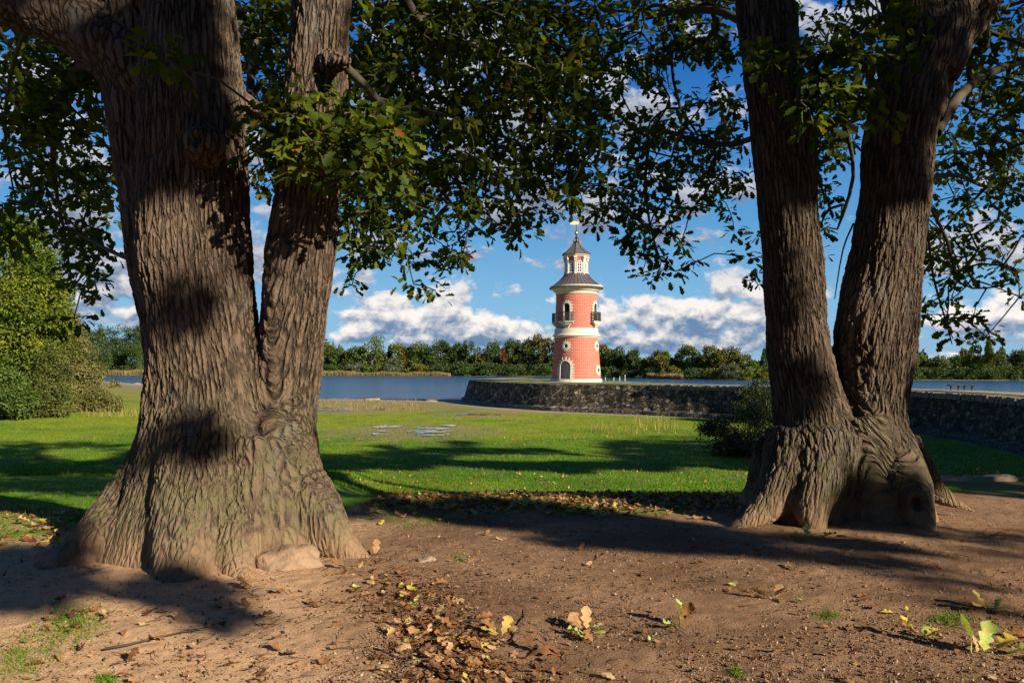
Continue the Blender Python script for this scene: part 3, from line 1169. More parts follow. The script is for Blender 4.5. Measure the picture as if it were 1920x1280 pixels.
# finial
mb = MB()
mb.lathe([(.30, zu1 - .1), (.36, zu1 + .02), (.30, zu1 + .1), (.12, zu1 + .16), (.10, zu1 + .5), (.16, zu1 + .62), (.06, zu1 + .72), (.045, zu1 + 1.1)], 12, None, True)
for k in range(6):
    a = 2 * math.pi * k / 6
    mb.tube([(.30 * math.sin(a), -.30 * math.cos(a), zu1 + .05), (.34 * math.sin(a), -.34 * math.cos(a), zu1 + .3), (.26 * math.sin(a), -.26 * math.cos(a), zu1 + .48), (.08 * math.sin(a), -.08 * math.cos(a), zu1 + .55)], .03, 5)
t_child(mb.build('finial', M_IRON))
mb = MB()
zball = tz(437.2)
mb.lathe([(.02, zball - .215)] + [(.215 * math.cos(t), zball + .215 * math.sin(t)) for t in np.linspace(-1.4, 1.4, 11)] + [(.02, zball + .215)], 20, None, True)
t_child(mb.build('gilt_ball', M_GOLD, None, True))
mb = MB()
mb.tube([(0, 0, zu1 + .9), (0, 0, tz(414.5))], .035, 6)
t_child(mb.build('vane_rod', M_IRON))
mb = MB()
zf0, zf1 = tz(421), tz(415.5)
outl = [(.22, zf0 + .04), (.22, zf1 - .04), (.0, zf1), (-.55, zf1), (-.76, zf1 + .08), (-.62, (zf0 + zf1) / 2 + .04), (-.72, zf0 + .0), (-.3, zf0)]
outl = [(x * 1.0, z) for x, z in outl]
k = len(outl)
mb.add([(x, -.03, z) for x, z in outl] + [(x, .03, z) for x, z in outl], [tuple(range(k)), tuple(range(2 * k - 1, k - 1, -1))] + [(i, k + i, k + (i + 1) % k, (i + 1) % k) for i in range(k)])
vane = t_child(mb.build('weather_vane', M_GOLD))
vane.rotation_euler.z = 0.25

# posts in the water by the tower
for i, (u, h) in enumerate(((1135, 1.3), (1151, 1.3), (1162, 1.5), (1172, 1.9))):
    Y = 100.0
    q = P(u, 718, Y)
    mb = MB()
    mb.tube([(0, 0, -.4), (0, 0, h * .55)], .028, 8)
    mb.tube([(0, 0, h * .55), (0, 0, h * .55 + .05)], .034, 8)
    o = mb.build('mooring_post', M_WHITE)
    o.location = (q[0], q[1], MOLE_Z - .35)
    if i == 3:
        tag(o, 'tallest slim white post behind the wall right of the lighthouse', 'post', 'white posts beside the lighthouse')
    else:
        tag(o, ('slim white post nearest the lighthouse base on its right', 'second slim white post right of the lighthouse base', 'slim white post just left of the tallest white post')[i], 'post', 'white posts beside the lighthouse')

# bench on the mole
M_BENCH = simple_mat('dark_bench_wood', (.035, .028, .024), 0.7, 0.3, 4)
bq = P(1803, 737.5, 55.0)
bench = empty('bench', (bq[0], bq[1], TOPZ + .07))
bench.rotation_euler.z = math.radians(-6)
tag(bench, 'dark backless wooden bench on the embankment in front of the blue water', 'bench')
mb = MB()
for k in range(3):
    mb.box(-.88, .88, -.24 + .165 * k, -.24 + .165 * k + .15, .40, .49)
mb.build('seat', M_BENCH, bench)
for x in (-.70, -.22, .18, .68):
    mb = MB()
    mb.box(x - .032, x + .032, -.05, .05, -.05, .40)
    mb.box(x - .03, x + .03, -.16, .16, .33, .398)
    mb.build('leg', M_BENCH, bench)

# ------------------------------------------------------------------ leaves
OAK_T = np.array([0, .10, .22, .34, .46, .60, .72, .86, 1.0])
OAK_W = np.array([.012, .07, .20, .12, .29, .18, .32, .20, .03])


def leaf_template(T, Wd, fold=0.16, droop=0.12, wav=0.0, seed=0):
    rs = np.random.default_rng(seed)
    n_ = len(T)
    V = []
    for s in (-1, 0, 1):
        for i in range(n_):
            x = T[i] - (0.05 if s and Wd[i] < .15 and 0 < i < n_ - 1 else 0)
            z = -droop * T[i] ** 2 + abs(s) * Wd[i] * fold * 2 + (rs.uniform(-1, 1) * wav if s else rs.uniform(-.4, .4) * wav)
            V.append((x, s * Wd[i], z))
    Fc = []
    for a in (0, 1):
        for i in range(n_ - 1):
            p = a * n_ + i
            q = (a + 1) * n_ + i
            Fc.append((p, p + 1, q + 1))
            Fc.append((p, q + 1, q))
    return np.array(V), np.array(Fc)


LEAF_V, LEAF_F = leaf_template(OAK_T, OAK_W)
SIMPLE_V = np.array([[0, 0, 0], [.35, -.26, .05], [.7, -.22, 0], [1, 0, -.08], [.7, .22, 0], [.35, .26, .05]], float)
SIMPLE_F = np.array([[0, 1, 5], [1, 2, 4], [1, 4, 5], [2, 3, 4]])


def frames(dirs, ups):
    x = dirs / np.linalg.norm(dirs, axis=1)[:, None]
    y = np.cross(ups, x)
    y /= np.maximum(np.linalg.norm(y, axis=1), 1e-6)[:, None]
    z = np.cross(x, y)
    return np.stack([x, y, z], 2)


def leaves_mesh(name, pos, dirs, ups, size, tint, TV=LEAF_V, TF=LEAF_F, wscale=None):
    N = len(pos)
    Rm = frames(dirs, ups)
    tv = np.broadcast_to(TV, (N,) + TV.shape).copy()
    if wscale is not None:
        tv[:, :, 1] *= wscale[:, None]
    V = np.einsum('nij,nkj->nki', Rm, tv * size[:, None, None]) + pos[:, None, :]
    Fa = (TF[None] + (np.arange(N) * len(TV))[:, None, None]).reshape(-1, 3)
    return np_mesh(name, V.reshape(-1, 3), Fa, False, {'tint': ('FLOAT', np.repeat(tint, len(TV)))})


def cluster_leaves(centers, per, rad, size, rng, flat=0.55):
    """leaf arrays for leaf sprays around centres"""
    N = len(centers)
    c = np.repeat(centers, per, axis=0)
    d = rng.normal(size=(N * per, 3))
    d[:, 2] *= flat
    d /= np.linalg.norm(d, axis=1)[:, None]
    pos = c + d * (rad * rng.uniform(.1, 1.0, (N * per, 1)))
    dr = d + rng.normal(size=d.shape) * .5
    dr[:, 2] -= .35
    up = rng.normal(size=d.shape) * .55
    up[:, 2] += 1.0
    sz = size * rng.uniform(.7, 1.25, N * per)
    ct = np.repeat(rng.normal(size=N) * .13, per)
    tint = np.clip(.36 + ct + rng.normal(size=N * per) * .16, 0, .85)
    old = rng.random(N * per) < .035
    tint[old] = rng.uniform(.88, 1.0, old.sum())
    return pos, dr, up, sz, tint


def project(p):
    Y = np.maximum(p[:, 1], 1e-3)
    u = 960 + p[:, 0] / Y * F
    v = HV - (p[:, 2] - EYE) / Y * F
    return u, v, p[:, 1] > 0.2


# the leaf canopy inside the frame, read off in cells of 40 pixels (density 0-9)
ROWS = [
    "555544444449988889999999" + "988778679900443432004677",
    "666565000009970009999999" + "999974578800212484005677",
    "766888000008860099999999" + "999987888830377778424676",
    "688887000007780099999999" + "999825712420888885003677",
    "788776000000880099999999" + "999862353532788884003777",
    "888654000000897699999998" + "888865763550088885006565",
    "788832000000899899999994" + "999868878860088820006677",
    "366664000000898799999985" + "888747667700078000037678",
    "357775000000531599977676" + "767637683880066000045476",
    "787754000000000399776687" + "526557566540086000055565",
    "516763000000000077744645" + "620068662040055000065451",
    "502763000000000076345420" + "320006752044054000066524",
    "000761000000000052054400" + "000002744005042000066546",
    "001551000000000040044100" + "000000300003031000055422",
    "000310000000000320000000" + "000000000000010000054300",
    "000000000000000000000000" + "000000000000000000004550",
    "000000000000000000000000" + "000000000000000000003300",
]
ROWS = [r.ljust(48, '0')[:48] for r in ROWS]

rng = np.random.default_rng(5)
cl = []
tree_of = []
for r, row in enumerate(ROWS):
    for c, ch in enumerate(row):
        d = int(ch)
        if d == 0:
            continue
        nn = 5.3 * (d / 9.0) ** 1.8
        k = int(nn) + (rng.random() < nn - int(nn))
        for _ in range(k):
            u = (c + rng.random()) * 40
            v = (r + rng.random()) * 40
            left = u < 1130 + rng.normal() * 40
            if left:
                Y = rng.uniform(7.6, 11.5) if u > 440 else rng.uniform(7.6, 10.5)
            else:
                Y = rng.uniform(8.9, 12.5)
            # in front of the stems a few sprays hang towards the camera
            if 540 <= u < 680 and 170 < v < 345:
                if rng.random() < .5:
                    continue
                Y = rng.uniform(5.6, 6.15)
            if 480 <= u < 760 and 190 < v < 340 and rng.random() < .35:
                Y = rng.uniform(5.7, 6.4)
            if 1490 <= u < 1720 and 60 < v < 240 and rng.random() < .5:
                Y = rng.uniform(6.8, 7.3)
            if 240 < u < 440 and v < 560 and Y < 7.5:
                continue
            cl.append(P(u, v, Y))
            tree_of.append(0 if left else 1)
for (u, v, Y) in ((318, 95, 5.75), (330, 125, 5.75), (300, 112, 5.8), (1415, 100, 7.15), (1440, 118, 7.1), (1470, 112, 7.1), (1495, 95, 7.2), (1650, 25, 7.1), (1680, 40, 7.1), (1700, 20, 7.1)):
    cl.append(P(u, v, Y))
    tree_of.append(0 if u < 1130 else 1)
# the canopy goes on beyond the frame edges
for k in range(420):
    u = rng.uniform(-700, 2700)
    v = rng.uniform(-420, 0) if 0 < u < 1920 else rng.uniform(-420, 420)
    Y = rng.uniform(7.5, 12.0)
    cl.append(P(u, v, Y))
    tree_of.append(0 if u < 1130 else 1)
cl = np.array(cl)
tree_of = np.array(tree_of)

# ------------------------------------------------------------------ big trunks

def ring_tube(mb, centers, radii, n_=40, seed=0, lump=0.05, lsc=1.6):
    """closed tube with horizontal-ish rings and lumpy section"""
    pts = [Vector(c) for c in centers]
    vs = []
    prev = None
    base = []
    for i, p in enumerate(pts):
        a = pts[max(i - 1, 0)]
        c = pts[min(i + 1, len(pts) - 1)]
        t = (c - a).normalized()
        u = Vector((1, 0, 0)) if prev is None else prev
        u = (u - t * u.dot(t))
        if u.length < 1e-3:
            u = t.orthogonal()
        u.normalize()
        prev = u
        w_ = t.cross(u)
        for k in range(n_):
            an = 2 * math.pi * k / n_
            base.append((p, u * math.cos(an) + w_ * math.sin(an), radii[i]))
    q = np.array([tuple(p + d * r) for p, d, r in base])
    ns = vnoise(q * lsc, seed) + 0.5 * vnoise(q * lsc * 2.3, seed + 1)
    vs = [p + d * (r * (1 + lump * ns[i])) for i, (p, d, r) in enumerate(base)]
    fs = []
    for i in range(len(pts) - 1):
        for k in range(n_):
            fs.append((i * n_ + k, i * n_ + (k + 1) % n_, (i + 1) * n_ + (k + 1) % n_, (i + 1) * n_ + k))
    fs.append(tuple(range(n_ - 1, -1, -1)))
    fs.append(tuple((len(pts) - 1) * n_ + k for k in range(n_)))
    mb.add(vs, fs)


def edges_stem(edges, Y, step=40, extra_top=None):
    """(row, left, right) outline samples -> centres and radii"""
    e = np.array(edges, float)
    vv_ = np.arange(e[-1, 0], e[0, 0] - 1, -step)
    L = np.interp(vv_, e[:, 0], e[:, 1])
    Rr = np.interp(vv_, e[:, 0], e[:, 2])
    k = np.array([.25, .5, .25])
    L2 = np.convolve(np.pad(L, 1, 'edge'), k, 'valid')
    R2 = np.convolve(np.pad(Rr, 1, 'edge'), k, 'valid')
    cs, rs_ = [], []
    for v, l, r in zip(vv_, L2, R2):
        Yv = Y(v) if callable(Y) else Y
        cs.append(P((l + r) / 2, v, Yv))
        rs_.append((r - l) / 2 * Yv / F * 0.955)
    return np.array(cs), np.array(rs_)


def px_tube(pts, Yr=None):
    """(u, v, Y, radius in px) -> centres, radii, smoothed"""
    a = resample([(u, v, Y, r) for (u, v, Y, r) in pts], 18)
    return np.array([P(q[0], q[1], q[2]) for q in a]), np.array([q[3] * q[2] / F for q in a])


def fuse(mb, name, voxel, smooth_it):
    me = bpy.data.meshes.new(name + '_rough')
    me.from_pydata(mb.v, [], mb.f)
    bm = bmesh.new()
    bm.from_mesh(me)
    bmesh.ops.recalc_face_normals(bm, faces=bm.faces)
    bm.to_mesh(me)
    bm.free()
    o = bpy.data.objects.new(name + '_rough', me)
    COL.objects.link(o)
    md = o.modifiers.new('r', 'REMESH')
    md.mode = 'VOXEL'
    md.voxel_size = voxel
    md.use_smooth_shade = True
    ms = o.modifiers.new('s', 'SMOOTH')
    ms.factor = 0.5
    ms.iterations = smooth_it
    dg = bpy.context.evaluated_depsgraph_get()
    dg.update()
    ev = o.evaluated_get(dg)
    out_me = bpy.data.meshes.new_from_object(ev)
    bpy.data.objects.remove(o)
    bpy.data.meshes.remove(me)
    out_me.name = name
    return out_me


def finish_trunk(me, axes, lump=0.0, dents=()):
    n_ = len(me.vertices)
    co = np.empty(n_ * 3, np.float32)
    me.vertices.foreach_get('co', co)
    co = co.reshape(-1, 3).astype(float)
    nr = np.empty(n_ * 3, np.float32)
    me.vertices.foreach_get('normal', nr)
    nr = nr.reshape(-1, 3)
    d = 0.018 * vnoise(co * np.array([4, 4, 1.6]), 77) + 0.010 * vnoise(co * np.array([9, 9, 3]), 78)
    for (c, r, h) in dents:
        q = np.linalg.norm(co - np.array(c), axis=1) / r
        d = d + h * np.exp(-q ** 4)
    co2 = co + nr * d[:, None]
    me.vertices.foreach_set('co', co2.astype(np.float32).ravel())
    # sideways drift of the nearest stems, so that the bark runs along them
    W = []
    OX = []
    for (cs, rs_) in axes:
        o_ = np.argsort(cs[:, 2])
        z = co[:, 2]
        ax = np.interp(z, cs[o_, 2], cs[o_, 0])
        ay = np.interp(z, cs[o_, 2], cs[o_, 1])
        rr = np.interp(z, cs[o_, 2], rs_[o_])
        dist = np.hypot(co[:, 0] - ax, co[:, 1] - ay) / rr
        W.append(np.exp(-3.0 * dist))
        OX.append(np.stack([ax, ay], 1))
    W = np.array(W)
    W /= W.sum(0)
    off = sum(w_[:, None] * o_ for w_, o_ in zip(W, OX))
    rref = sum(w_ * float(np.median(rs_)) for w_, (cs, rs_) in zip(W, axes))
    bc = co.copy()
    rel = co[:, :2] - off
    dist = np.maximum(np.linalg.norm(rel, axis=1), 1e-3)
    bc[:, :2] = rel / dist[:, None] * (rref + .55 * (dist - rref))[:, None]
    at = me.attributes.new('bark_co', 'FLOAT_VECTOR', 'POINT')
    at.data.foreach_set('vector', bc.astype(np.float32).ravel())
    me.update()


def big_trunk(name, mb, axes, root, mat, dents=(), voxel=0.02, it=4):
    me = fuse(mb, name, voxel, it)
    finish_trunk(me, axes, dents=dents)
    o = link(name, me, mat)
    o.parent = root
    o.matrix_parent_inverse = Matrix.Translation(-root.location)
    return o


# left oak
oakL = empty('oak_tree', (-2.5, 6.5, 0))
tag(oakL, 'huge old oak with two thick fused trunks at left and a large limb', 'tree', 'old oaks framing the view')
mbL = MB()
A_E = [(-200, 268, 420), (0, 268, 436), (100, 265, 447), (200, 262, 460), (300, 262, 468), (400, 258, 467), (500, 262, 471), (600, 268, 483), (700, 280, 500), (800, 270, 520), (850, 254, 530), (900, 236, 538), (950, 210, 548), (1000, 188, 560), (1050, 168, 575), (1120, 150, 590)]
L0_E = [(-200, 200, 330), (60, 190, 320), (150, 195, 322), (200, 196, 325), (300, 214, 330), (400, 229, 335), (500, 241, 340), (600, 260, 350), (700, 278, 380), (800, 276, 400), (900, 255, 400), (1000, 240, 400), (1100, 235, 400)]
B_E = [(-200, 548, 676), (0, 545, 662), (100, 540, 655), (200, 533, 650), (300, 522, 645), (400, 510, 636), (500, 497, 626), (600, 486, 613), (700, 478, 603), (800, 470, 594), (900, 462, 606), (1000, 458, 628), (1110, 455, 640)]
axA = edges_stem(A_E, 6.55)
ax0 = edges_stem(L0_E, 6.75)
axB = edges_stem(B_E, lambda v: 6.6)
for k, (cs, rs_) in enumerate((axA, ax0, axB)):
    ring_tube(mbL, cs, rs_, 44, 3 + k, 0.045)
for k, pts in enumerate([
    [(345, 770, 6.6, 60), (318, 850, 6.5, 67), (290, 900, 6.45, 65), (245, 950, 6.35, 58), (195, 1000, 6.15, 52), (140, 1048, 6.0, 40), (95, 1080, 5.95, 26), (50, 1105, 5.95, 12)],
    [(390, 800, 6.35, 96), (370, 900, 6.15, 84), (352, 1000, 5.92, 66), (350, 1085, 5.68, 52), (355, 1150, 5.5, 40)],
    [(480, 830, 6.35, 70), (465, 940, 6.2, 62), (445, 1020, 5.95, 50), (448, 1080, 5.72, 36), (470, 1112, 5.55, 25), (505, 1130, 5.45, 14), (535, 1150, 5.4, 6)],
    [(520, 770, 6.5, 62), (540, 850, 6.42, 57), (552, 900, 6.4, 59), (582, 950, 6.35, 56), (620, 1000, 6.3, 44), (668, 1045, 6.25, 24), (710, 1072, 6.2, 12), (750, 1090, 6.2, 5)],
    [(500, 860, 6.4, 78), (525, 960, 6.32, 68), (540, 1040, 6.25, 56), (545, 1100, 6.2, 40)],
    [(400, 850, 7.0, 120), (420, 950, 7.2, 110), (430, 1020, 7.5, 70)],
]):
    cs, rs_ = px_tube(pts)
    ring_tube(mbL, cs, rs_, 28, 20 + k, 0.07, 2.5)
# the big limb to the left, and two stubs
cs, rs_ = px_tube([(330, 190, 6.75, 70), (250, 120, 6.7, 68), (180, 70, 6.65, 58), (90, 25, 6.6, 50), (-20, -10, 6.6, 46), (-160, -40, 6.6, 42), (-420, -160, 6.7, 34)])
ring_tube(mbL, cs, rs_, 28, 31, 0.05, 2.5)
cs, rs_ = px_tube([(460, 190, 6.7, 14), (500, 208, 6.7, 13), (550, 205, 6.7, 14)])
ring_tube(mbL, cs, rs_, 16, 32, 0.08, 4)
cs, rs_ = px_tube([(615, 115, 6.4, 26), (640, 120, 6.25, 17), (655, 112, 6.15, 9)])
ring_tube(mbL, cs, rs_, 16, 33, 0.08, 4)
# knot where a branch was cut
kc = P(368, 262, 5.98)
cs = np.array([kc + np.array([0, .22, 0]), kc + np.array([0, .05, 0]), kc])
ring_tube(mbL, cs, [.16, .12, .085], 18, 40, 0.05, 5)
dentsL = [(P(320 - .0 * v_, v_, 5.88 - (v_ - 930) * .0012), .055, -.085) for v_ in range(930, 1090, 16)] + [(kc + np.array([0, -.02, 0]), .045, -.08), (P(548, 905, 5.95), .05, -.05)]
axes_L = (axA, axB)
trunkL = big_trunk('trunk', mbL, axes_L, oakL, M_BARK_L, dentsL, 0.015, 26)

# right oak
oakR = empty('oak_tree', (3.7, 7.9, 0))
tag(oakR, 'old oak at right with two trunks joined above a dark hollow', 'tree', 'old oaks framing the view')
mbR = MB()
C_E = [(-200, 1366, 1478), (0, 1380, 1490), (100, 1388, 1502), (200, 1400, 1520), (300, 1413, 1533), (400, 1422, 1537), (500, 1430, 1543), (600, 1434, 1551), (700, 1441, 1566), (760, 1450, 1590), (830, 1454, 1612), (900, 1440, 1606), (960, 1420, 1598), (1010, 1404, 1590)]
D_E = [(60, 1668, 1800), (100, 1664, 1778), (200, 1632, 1762), (300, 1618, 1746), (400, 1607, 1738), (500, 1596, 1731), (560, 1578, 1724), (620, 1560, 1718), (700, 1562, 1708), (800, 1580, 1697), (880, 1642, 1722), (950, 1668, 1752), (1020, 1684, 1768)]
axC = edges_stem(C_E, 7.9)
axD = edges_stem(D_E, lambda v: 7.95 - 0.25 * max(0, (v - 800) / 200))
for k, (cs, rs_) in enumerate((axC, axD)):
    ring_tube(mbR, cs, rs_, 44, 53 + k, 0.045)
for k, pts in enumerate([
    [(1735, 130, 7.95, 60), (1712, 40, 7.95, 50), (1690, -60, 7.95, 46), (1660, -220, 8.0, 40)],
    [(1735, 130, 7.95, 58), (1780, 50, 7.95, 55), (1840, -30, 8.0, 50), (1930, -150, 8.1, 44)],
    [(1500, 820, 7.8, 60), (1478, 890, 7.7, 52), (1445, 940, 7.6, 38), (1405, 975, 7.5, 22), (1370, 995, 7.45, 10)],
    [(1545, 820, 7.7, 64), (1535, 890, 7.55, 52), (1520, 950, 7.45, 38), (1530, 985, 7.35, 22), (1545, 1005, 7.3, 8)],
    [(1670, 820, 7.85, 40), (1692, 880, 7.65, 42), (1712, 940, 7.45, 38), (1730, 985, 7.3, 26), (1748, 1018, 7.2, 14)],
    [(1690, 830, 7.95, 34), (1722, 880, 7.95, 32), (1752, 920, 7.95, 24), (1790, 942, 7.9, 13), (1830, 960, 7.9, 6)],
    [(1600, 780, 7.95, 75), (1620, 850, 7.92, 74), (1635, 930, 7.86, 78), (1645, 1010, 7.8, 84)],
    [(1480, 860, 8.2, 70), (1440, 930, 8.5, 50), (1400, 960, 8.9, 20)],
    [(1740, 215, 8.0, 30), (1765, 160, 8.05, 18), (1782, 115, 8.1, 12)],
]):
    cs, rs_ = px_tube(pts)
    ring_tube(mbR, cs, rs_, 28, 60 + k, 0.07, 2.5)
hol = P(1722, 942, 7.22)
kn = P(1537, 512, 7.52)
dentsR = [(hol, .075, -.14), (P(1534, 512, 7.62), .03, -.03)]
trunkR = big_trunk('trunk', mbR, (axC, axD), oakR, M_BARK_R, dentsR, 0.016, 22)


# ---- limbs and twigs carrying the canopy
def limb_lines(which):
    if which == 0:
        L = [[(600, -150, 6.6), (720, -60, 7.4), (800, 60, 8.3), (880, 98, 8.8), (960, 118, 9.1), (1040, 150, 9.4), (1100, 165, 9.7)],
             [(600, -150, 6.6), (760, -170, 8.5), (950, -60, 9.8), (1080, 20, 10.6), (1180, 60, 11.0)],
             [(560, 205, 6.9), (480, 205, 7.6), (470, 150, 8.4), (480, 60, 9)],
             [(640, 120, 6.5), (700, 180, 7.2), (740, 250, 8.2), (800, 320, 9), (860, 400, 9.4)],
             [(640, 330, 6.8), (690, 330, 7.6), (700, 420, 8.4), (680, 500, 8.8)],
             [(230, 110, 6.9), (160, 120, 7.6), (110, 200, 8.3), (100, 320, 8.6), (120, 430, 8.8), (130, 500, 8.9)],
             [(60, 20, 6.8), (20, 140, 7.6), (10, 260, 8.2), (30, 380, 8.6)],
             [(240, 485, 6.8), (205, 470, 7.2), (180, 455, 7.6), (150, 440, 8.2)],
             [(620, 345, 6.3), (590, 300, 6.0), (570, 250, 5.9), (555, 215, 5.9)],
             [(620, 345, 6.3), (660, 300, 6.0), (700, 270, 6.1)]]
    else:
        L = [[(1420, 60, 8.2), (1340, 20, 9.0), (1230, 30, 10), (1150, 60, 10.5)],
             [(1425, 250, 8.4), (1380, 270, 9.0), (1300, 265, 9.6), (1230, 245, 10), (1210, 330, 10.2), (1220, 430, 10.2), (1240, 490, 10.2)],
             [(1540, 240, 8.3), (1580, 230, 8.9), (1600, 330, 9.5), (1570, 430, 10)],
             [(1660, 190, 7.8), (1620, 130, 7.3), (1570, 110, 7.1), (1520, 110, 7.1), (1450, 105, 7.15)],
             [(1755, 250, 8.3), (1800, 180, 8.9), (1850, 140, 9.5), (1930, 110, 10)],
             [(1745, 330, 8.3), (1800, 330, 9.0), (1850, 350, 9.6), (1900, 340, 10)],
             [(1740, 380, 8.3), (1775, 450, 9.0), (1800, 530, 9.4), (1850, 540, 9.7), (1900, 530, 10)],
             [(1738, 420, 8.3), (1750, 520, 8.9), (1770, 590, 9.3), (1785, 645, 9.5)],
             [(1600, 420, 8.4), (1580, 470, 9.2), (1565, 560, 9.8)]]
    return L


def grow_twigs(which):
    pts = cl[tree_of == which]
    nodes = []
    par = []
    for line in limb_lines(which):
        a = resample([P(*q) for q in line], 0.22)
        for i, q in enumerate(a):
            nodes.append(q)
            par.append(-1 if i == 0 else len(nodes) - 2)
    nl = len(nodes)
    nodes = np.array(nodes)
    dmin = np.min(np.linalg.norm(pts[:, None, :] - nodes[None, ::2], axis=2), axis=1)
    order = np.argsort(dmin)
    N = np.vstack([nodes, np.zeros((len(pts), 3))])
    par = par + [0] * len(pts)
    cnt = nl
    for i in order:
        p = pts[i]
        dd_ = np.linalg.norm(N[:cnt] - p, axis=1)
        # prefer carriers that lie higher than the spray
        pen = dd_ + 0.35 * np.maximum(p[2] - N[:cnt, 2], 0)
        j = int(np.argmin(pen))
        N[cnt] = p
        par[cnt] = j
        cnt += 1
    size = np.ones(len(N))
    for i in range(len(N) - 1, -1, -1):
        if par[i] >= 0:
            size[par[i]] += size[i]
    return N, np.array(par), size, nl


branch_objs = []
for which, root in ((0, oakL), (1, oakR)):
    N, par, size, nl = grow_twigs(which)
    rootid = np.zeros(len(N), int)
    limbs = {}
    for i in range(len(N)):
        j = par[i]
        if j < 0:
            rootid[i] = i
            limbs[i] = MB()
            continue
        rootid[i] = rootid[j]
        mb = limbs[rootid[i]]
        r0 = min(.0032 * math.sqrt(size[j]) + .003, .055)
        r1 = min(.0032 * math.sqrt(size[i]) + .003, .055)
        a, b_ = Vector(N[j]), Vector(N[i])
        mid = (a + b_) * .5
        L = (b_ - a).length
        if i >= nl:
            mid += Vector((random.uniform(-.1, .1), random.uniform(-.1, .1), random.uniform(-.02, .14))) * min(L, 1.2)
            mb.tube([a, mid, b_], [r0 if j >= nl else min(r0, r1 * 1.6), (r0 + r1) / 2 if j >= nl else r1, r1], 5, False)
        else:
            mb.tube([a, b_], [r0, r1], 8, False)
    for mb in limbs.values():
        o = mb.build('branch', M_BRANCH, None, True)
        o.parent = root
        o.matrix_parent_inverse = Matrix.Translation(-root.location)

# ---- light: where the sun reaches, so the upper crowns leave the gaps that the photo's sun patches show
ELL = lambda u, v, cu, cv, ru, rv: ((u - cu) / ru) ** 2 + ((v - cv) / rv) ** 2 < 1


def lit_ground(u, v):
    lit = v > 975 + .03 * np.maximum(u - 700, 0)
    lit &= ~(ELL(u, v, 40, 1085, 120, 60) | ELL(u, v, 290, 1100, 120, 24) | ELL(u, v, 410, 1142, 95, 26) | ELL(u, v, 20, 980, 190, 90))
    stripes = (u > 1330) & (v > 1000) & (v < 1112 + 0.02 * (u - 1330)) & ~ELL(u, v, 1830, 965, 120, 26) & ~ELL(u, v, 1480, 1075, 150, 18) & ~ELL(u, v, 1800, 1050, 140, 9)
    soft = (u > 1000) & (v > 985) & (v < 1022 + 0.05 * (u - 1000)) & (u < 1450)
    streak = np.sin((v - .05 * (u - 1400)) * .21 + 1.2 * np.sin(u * .006)) > .2
    lit &= ~((stripes & ~streak) | soft)
    lit |= ELL(u, v, 1800, 945, 200, 45) | ELL(u, v, 740, 985, 110, 26)
    return lit


def lit_left(u, v):
    lit = (v > 315) & (v < 1100)
    for q in ((345, 545, 50, 50), (440, 670, 30, 40), (355, 635, 30, 30), (400, 830, 95, 42), (300, 935, 55, 36), (425, 925, 36, 40), (365, 1020, 36, 26), (240, 1020, 50, 30), (560, 430, 50, 40), (600, 560, 30, 50)):
        wob = vnoise(np.stack([u / 34, v / 26, 0 * u], 1), 5) + .5 * vnoise(np.stack([u / 15, v / 12, 0 * u], 1), 6)
        lit &= ~((((u - q[0]) / q[2]) ** 2 + ((v - q[1]) / q[3]) ** 2) * .8 + .75 * wob < 1)
    lit |= ELL(u, v, 610, 60, 55, 70)
    return lit


def lit_right(u, v):
    lit = (v > 330) & (v < 1000)
    lit &= ~(ELL(u, v, 1480, 520, 75, 190) | ELL(u, v, 1560, 700, 40, 60) | ELL(u, v, 1640, 940, 90, 60))
    lit |= ELL(u, v, 1490, 165, 60, 80)
    return lit


def lit_meadow(u, v):
    wob = 8 * np.sin(u * .013) + 6 * np.sin(u * .041 + 1)
    lit = v < 836 + wob - np.where(u > 1100, 24, 0) - np.where(u < 400, 36, 0)
    lit |= (v > 884 + wob * .6) & (v < 922) & (u > 620) & (u < 1440)
    lit |= ELL(u, v, 1000, 858, 160, 5) | ELL(u, v, 150, 850, 60, 10) | ELL(u, v, 1790, 850, 40, 4)
    lit &= u < 1720
    return lit


def reaches_lit(p):
    """True where a leaf at p would shade a place that the photo shows sunlit"""
    bad = np.zeros(len(p), bool)
    # ground
    t = p[:, 2] / S[2]
    q = p - t[:, None] * S
    u, v, ok = project(q)
    bad |= ok & (q[:, 1] > 2.6) & (q[:, 1] < 9.2) & (u > -150) & (u < 2070) & lit_ground(u, v) & (t > 0)
    for Yp, fn, lo, hi in ((6.0, lit_left, 150, 700), (7.35, lit_right, 1370, 1830)):
        t = (p[:, 1] - Yp) / S[1]
        q = p - t[:, None] * S
        u, v, ok = project(q)
        bad |= ok & (t > 0) & (u > lo) & (u < hi) & (v > 0) & fn(u, v)
    t = (p[:, 1] - 5.9) / S[1]
    q = p - t[:, None] * S
    u, v, ok = project(q)
    bad |= ok & (t > 0) & (t < 26) & (v < 620) & (v > -80) & (u > -100) & (u < 2000) & (vnoise(np.stack([u / 85, v / 60, 0 * u], 1), 12) > .06) & ~((u > 190) & (u < 470)) & ~((u < 240) & (v < 140)) & ~((u > 1380) & (u < 1540))
    bad |= ok & (t > 0) & (ELL(u, v, 620, 260, 130, 75) & (np.sin(u * .09) + np.sin(v * .11) > -.3))
    t = (p[:, 2] + 3.0) / S[2]
    q = p - t[:, None] * S
    u, v, ok = project(q)
    bad |= ok & (q[:, 1] > 27) & (q[:, 1] < 140) & (u > -400) & (u < 2400) & lit_meadow(u, v)
    return bad


def out_of_frame(p, m=60):
    u, v, ok = project(p)
    inside = ok & (u > -m) & (u < 1920 + m) & (v > -m * .7) & (v < 1400)
    return ~inside


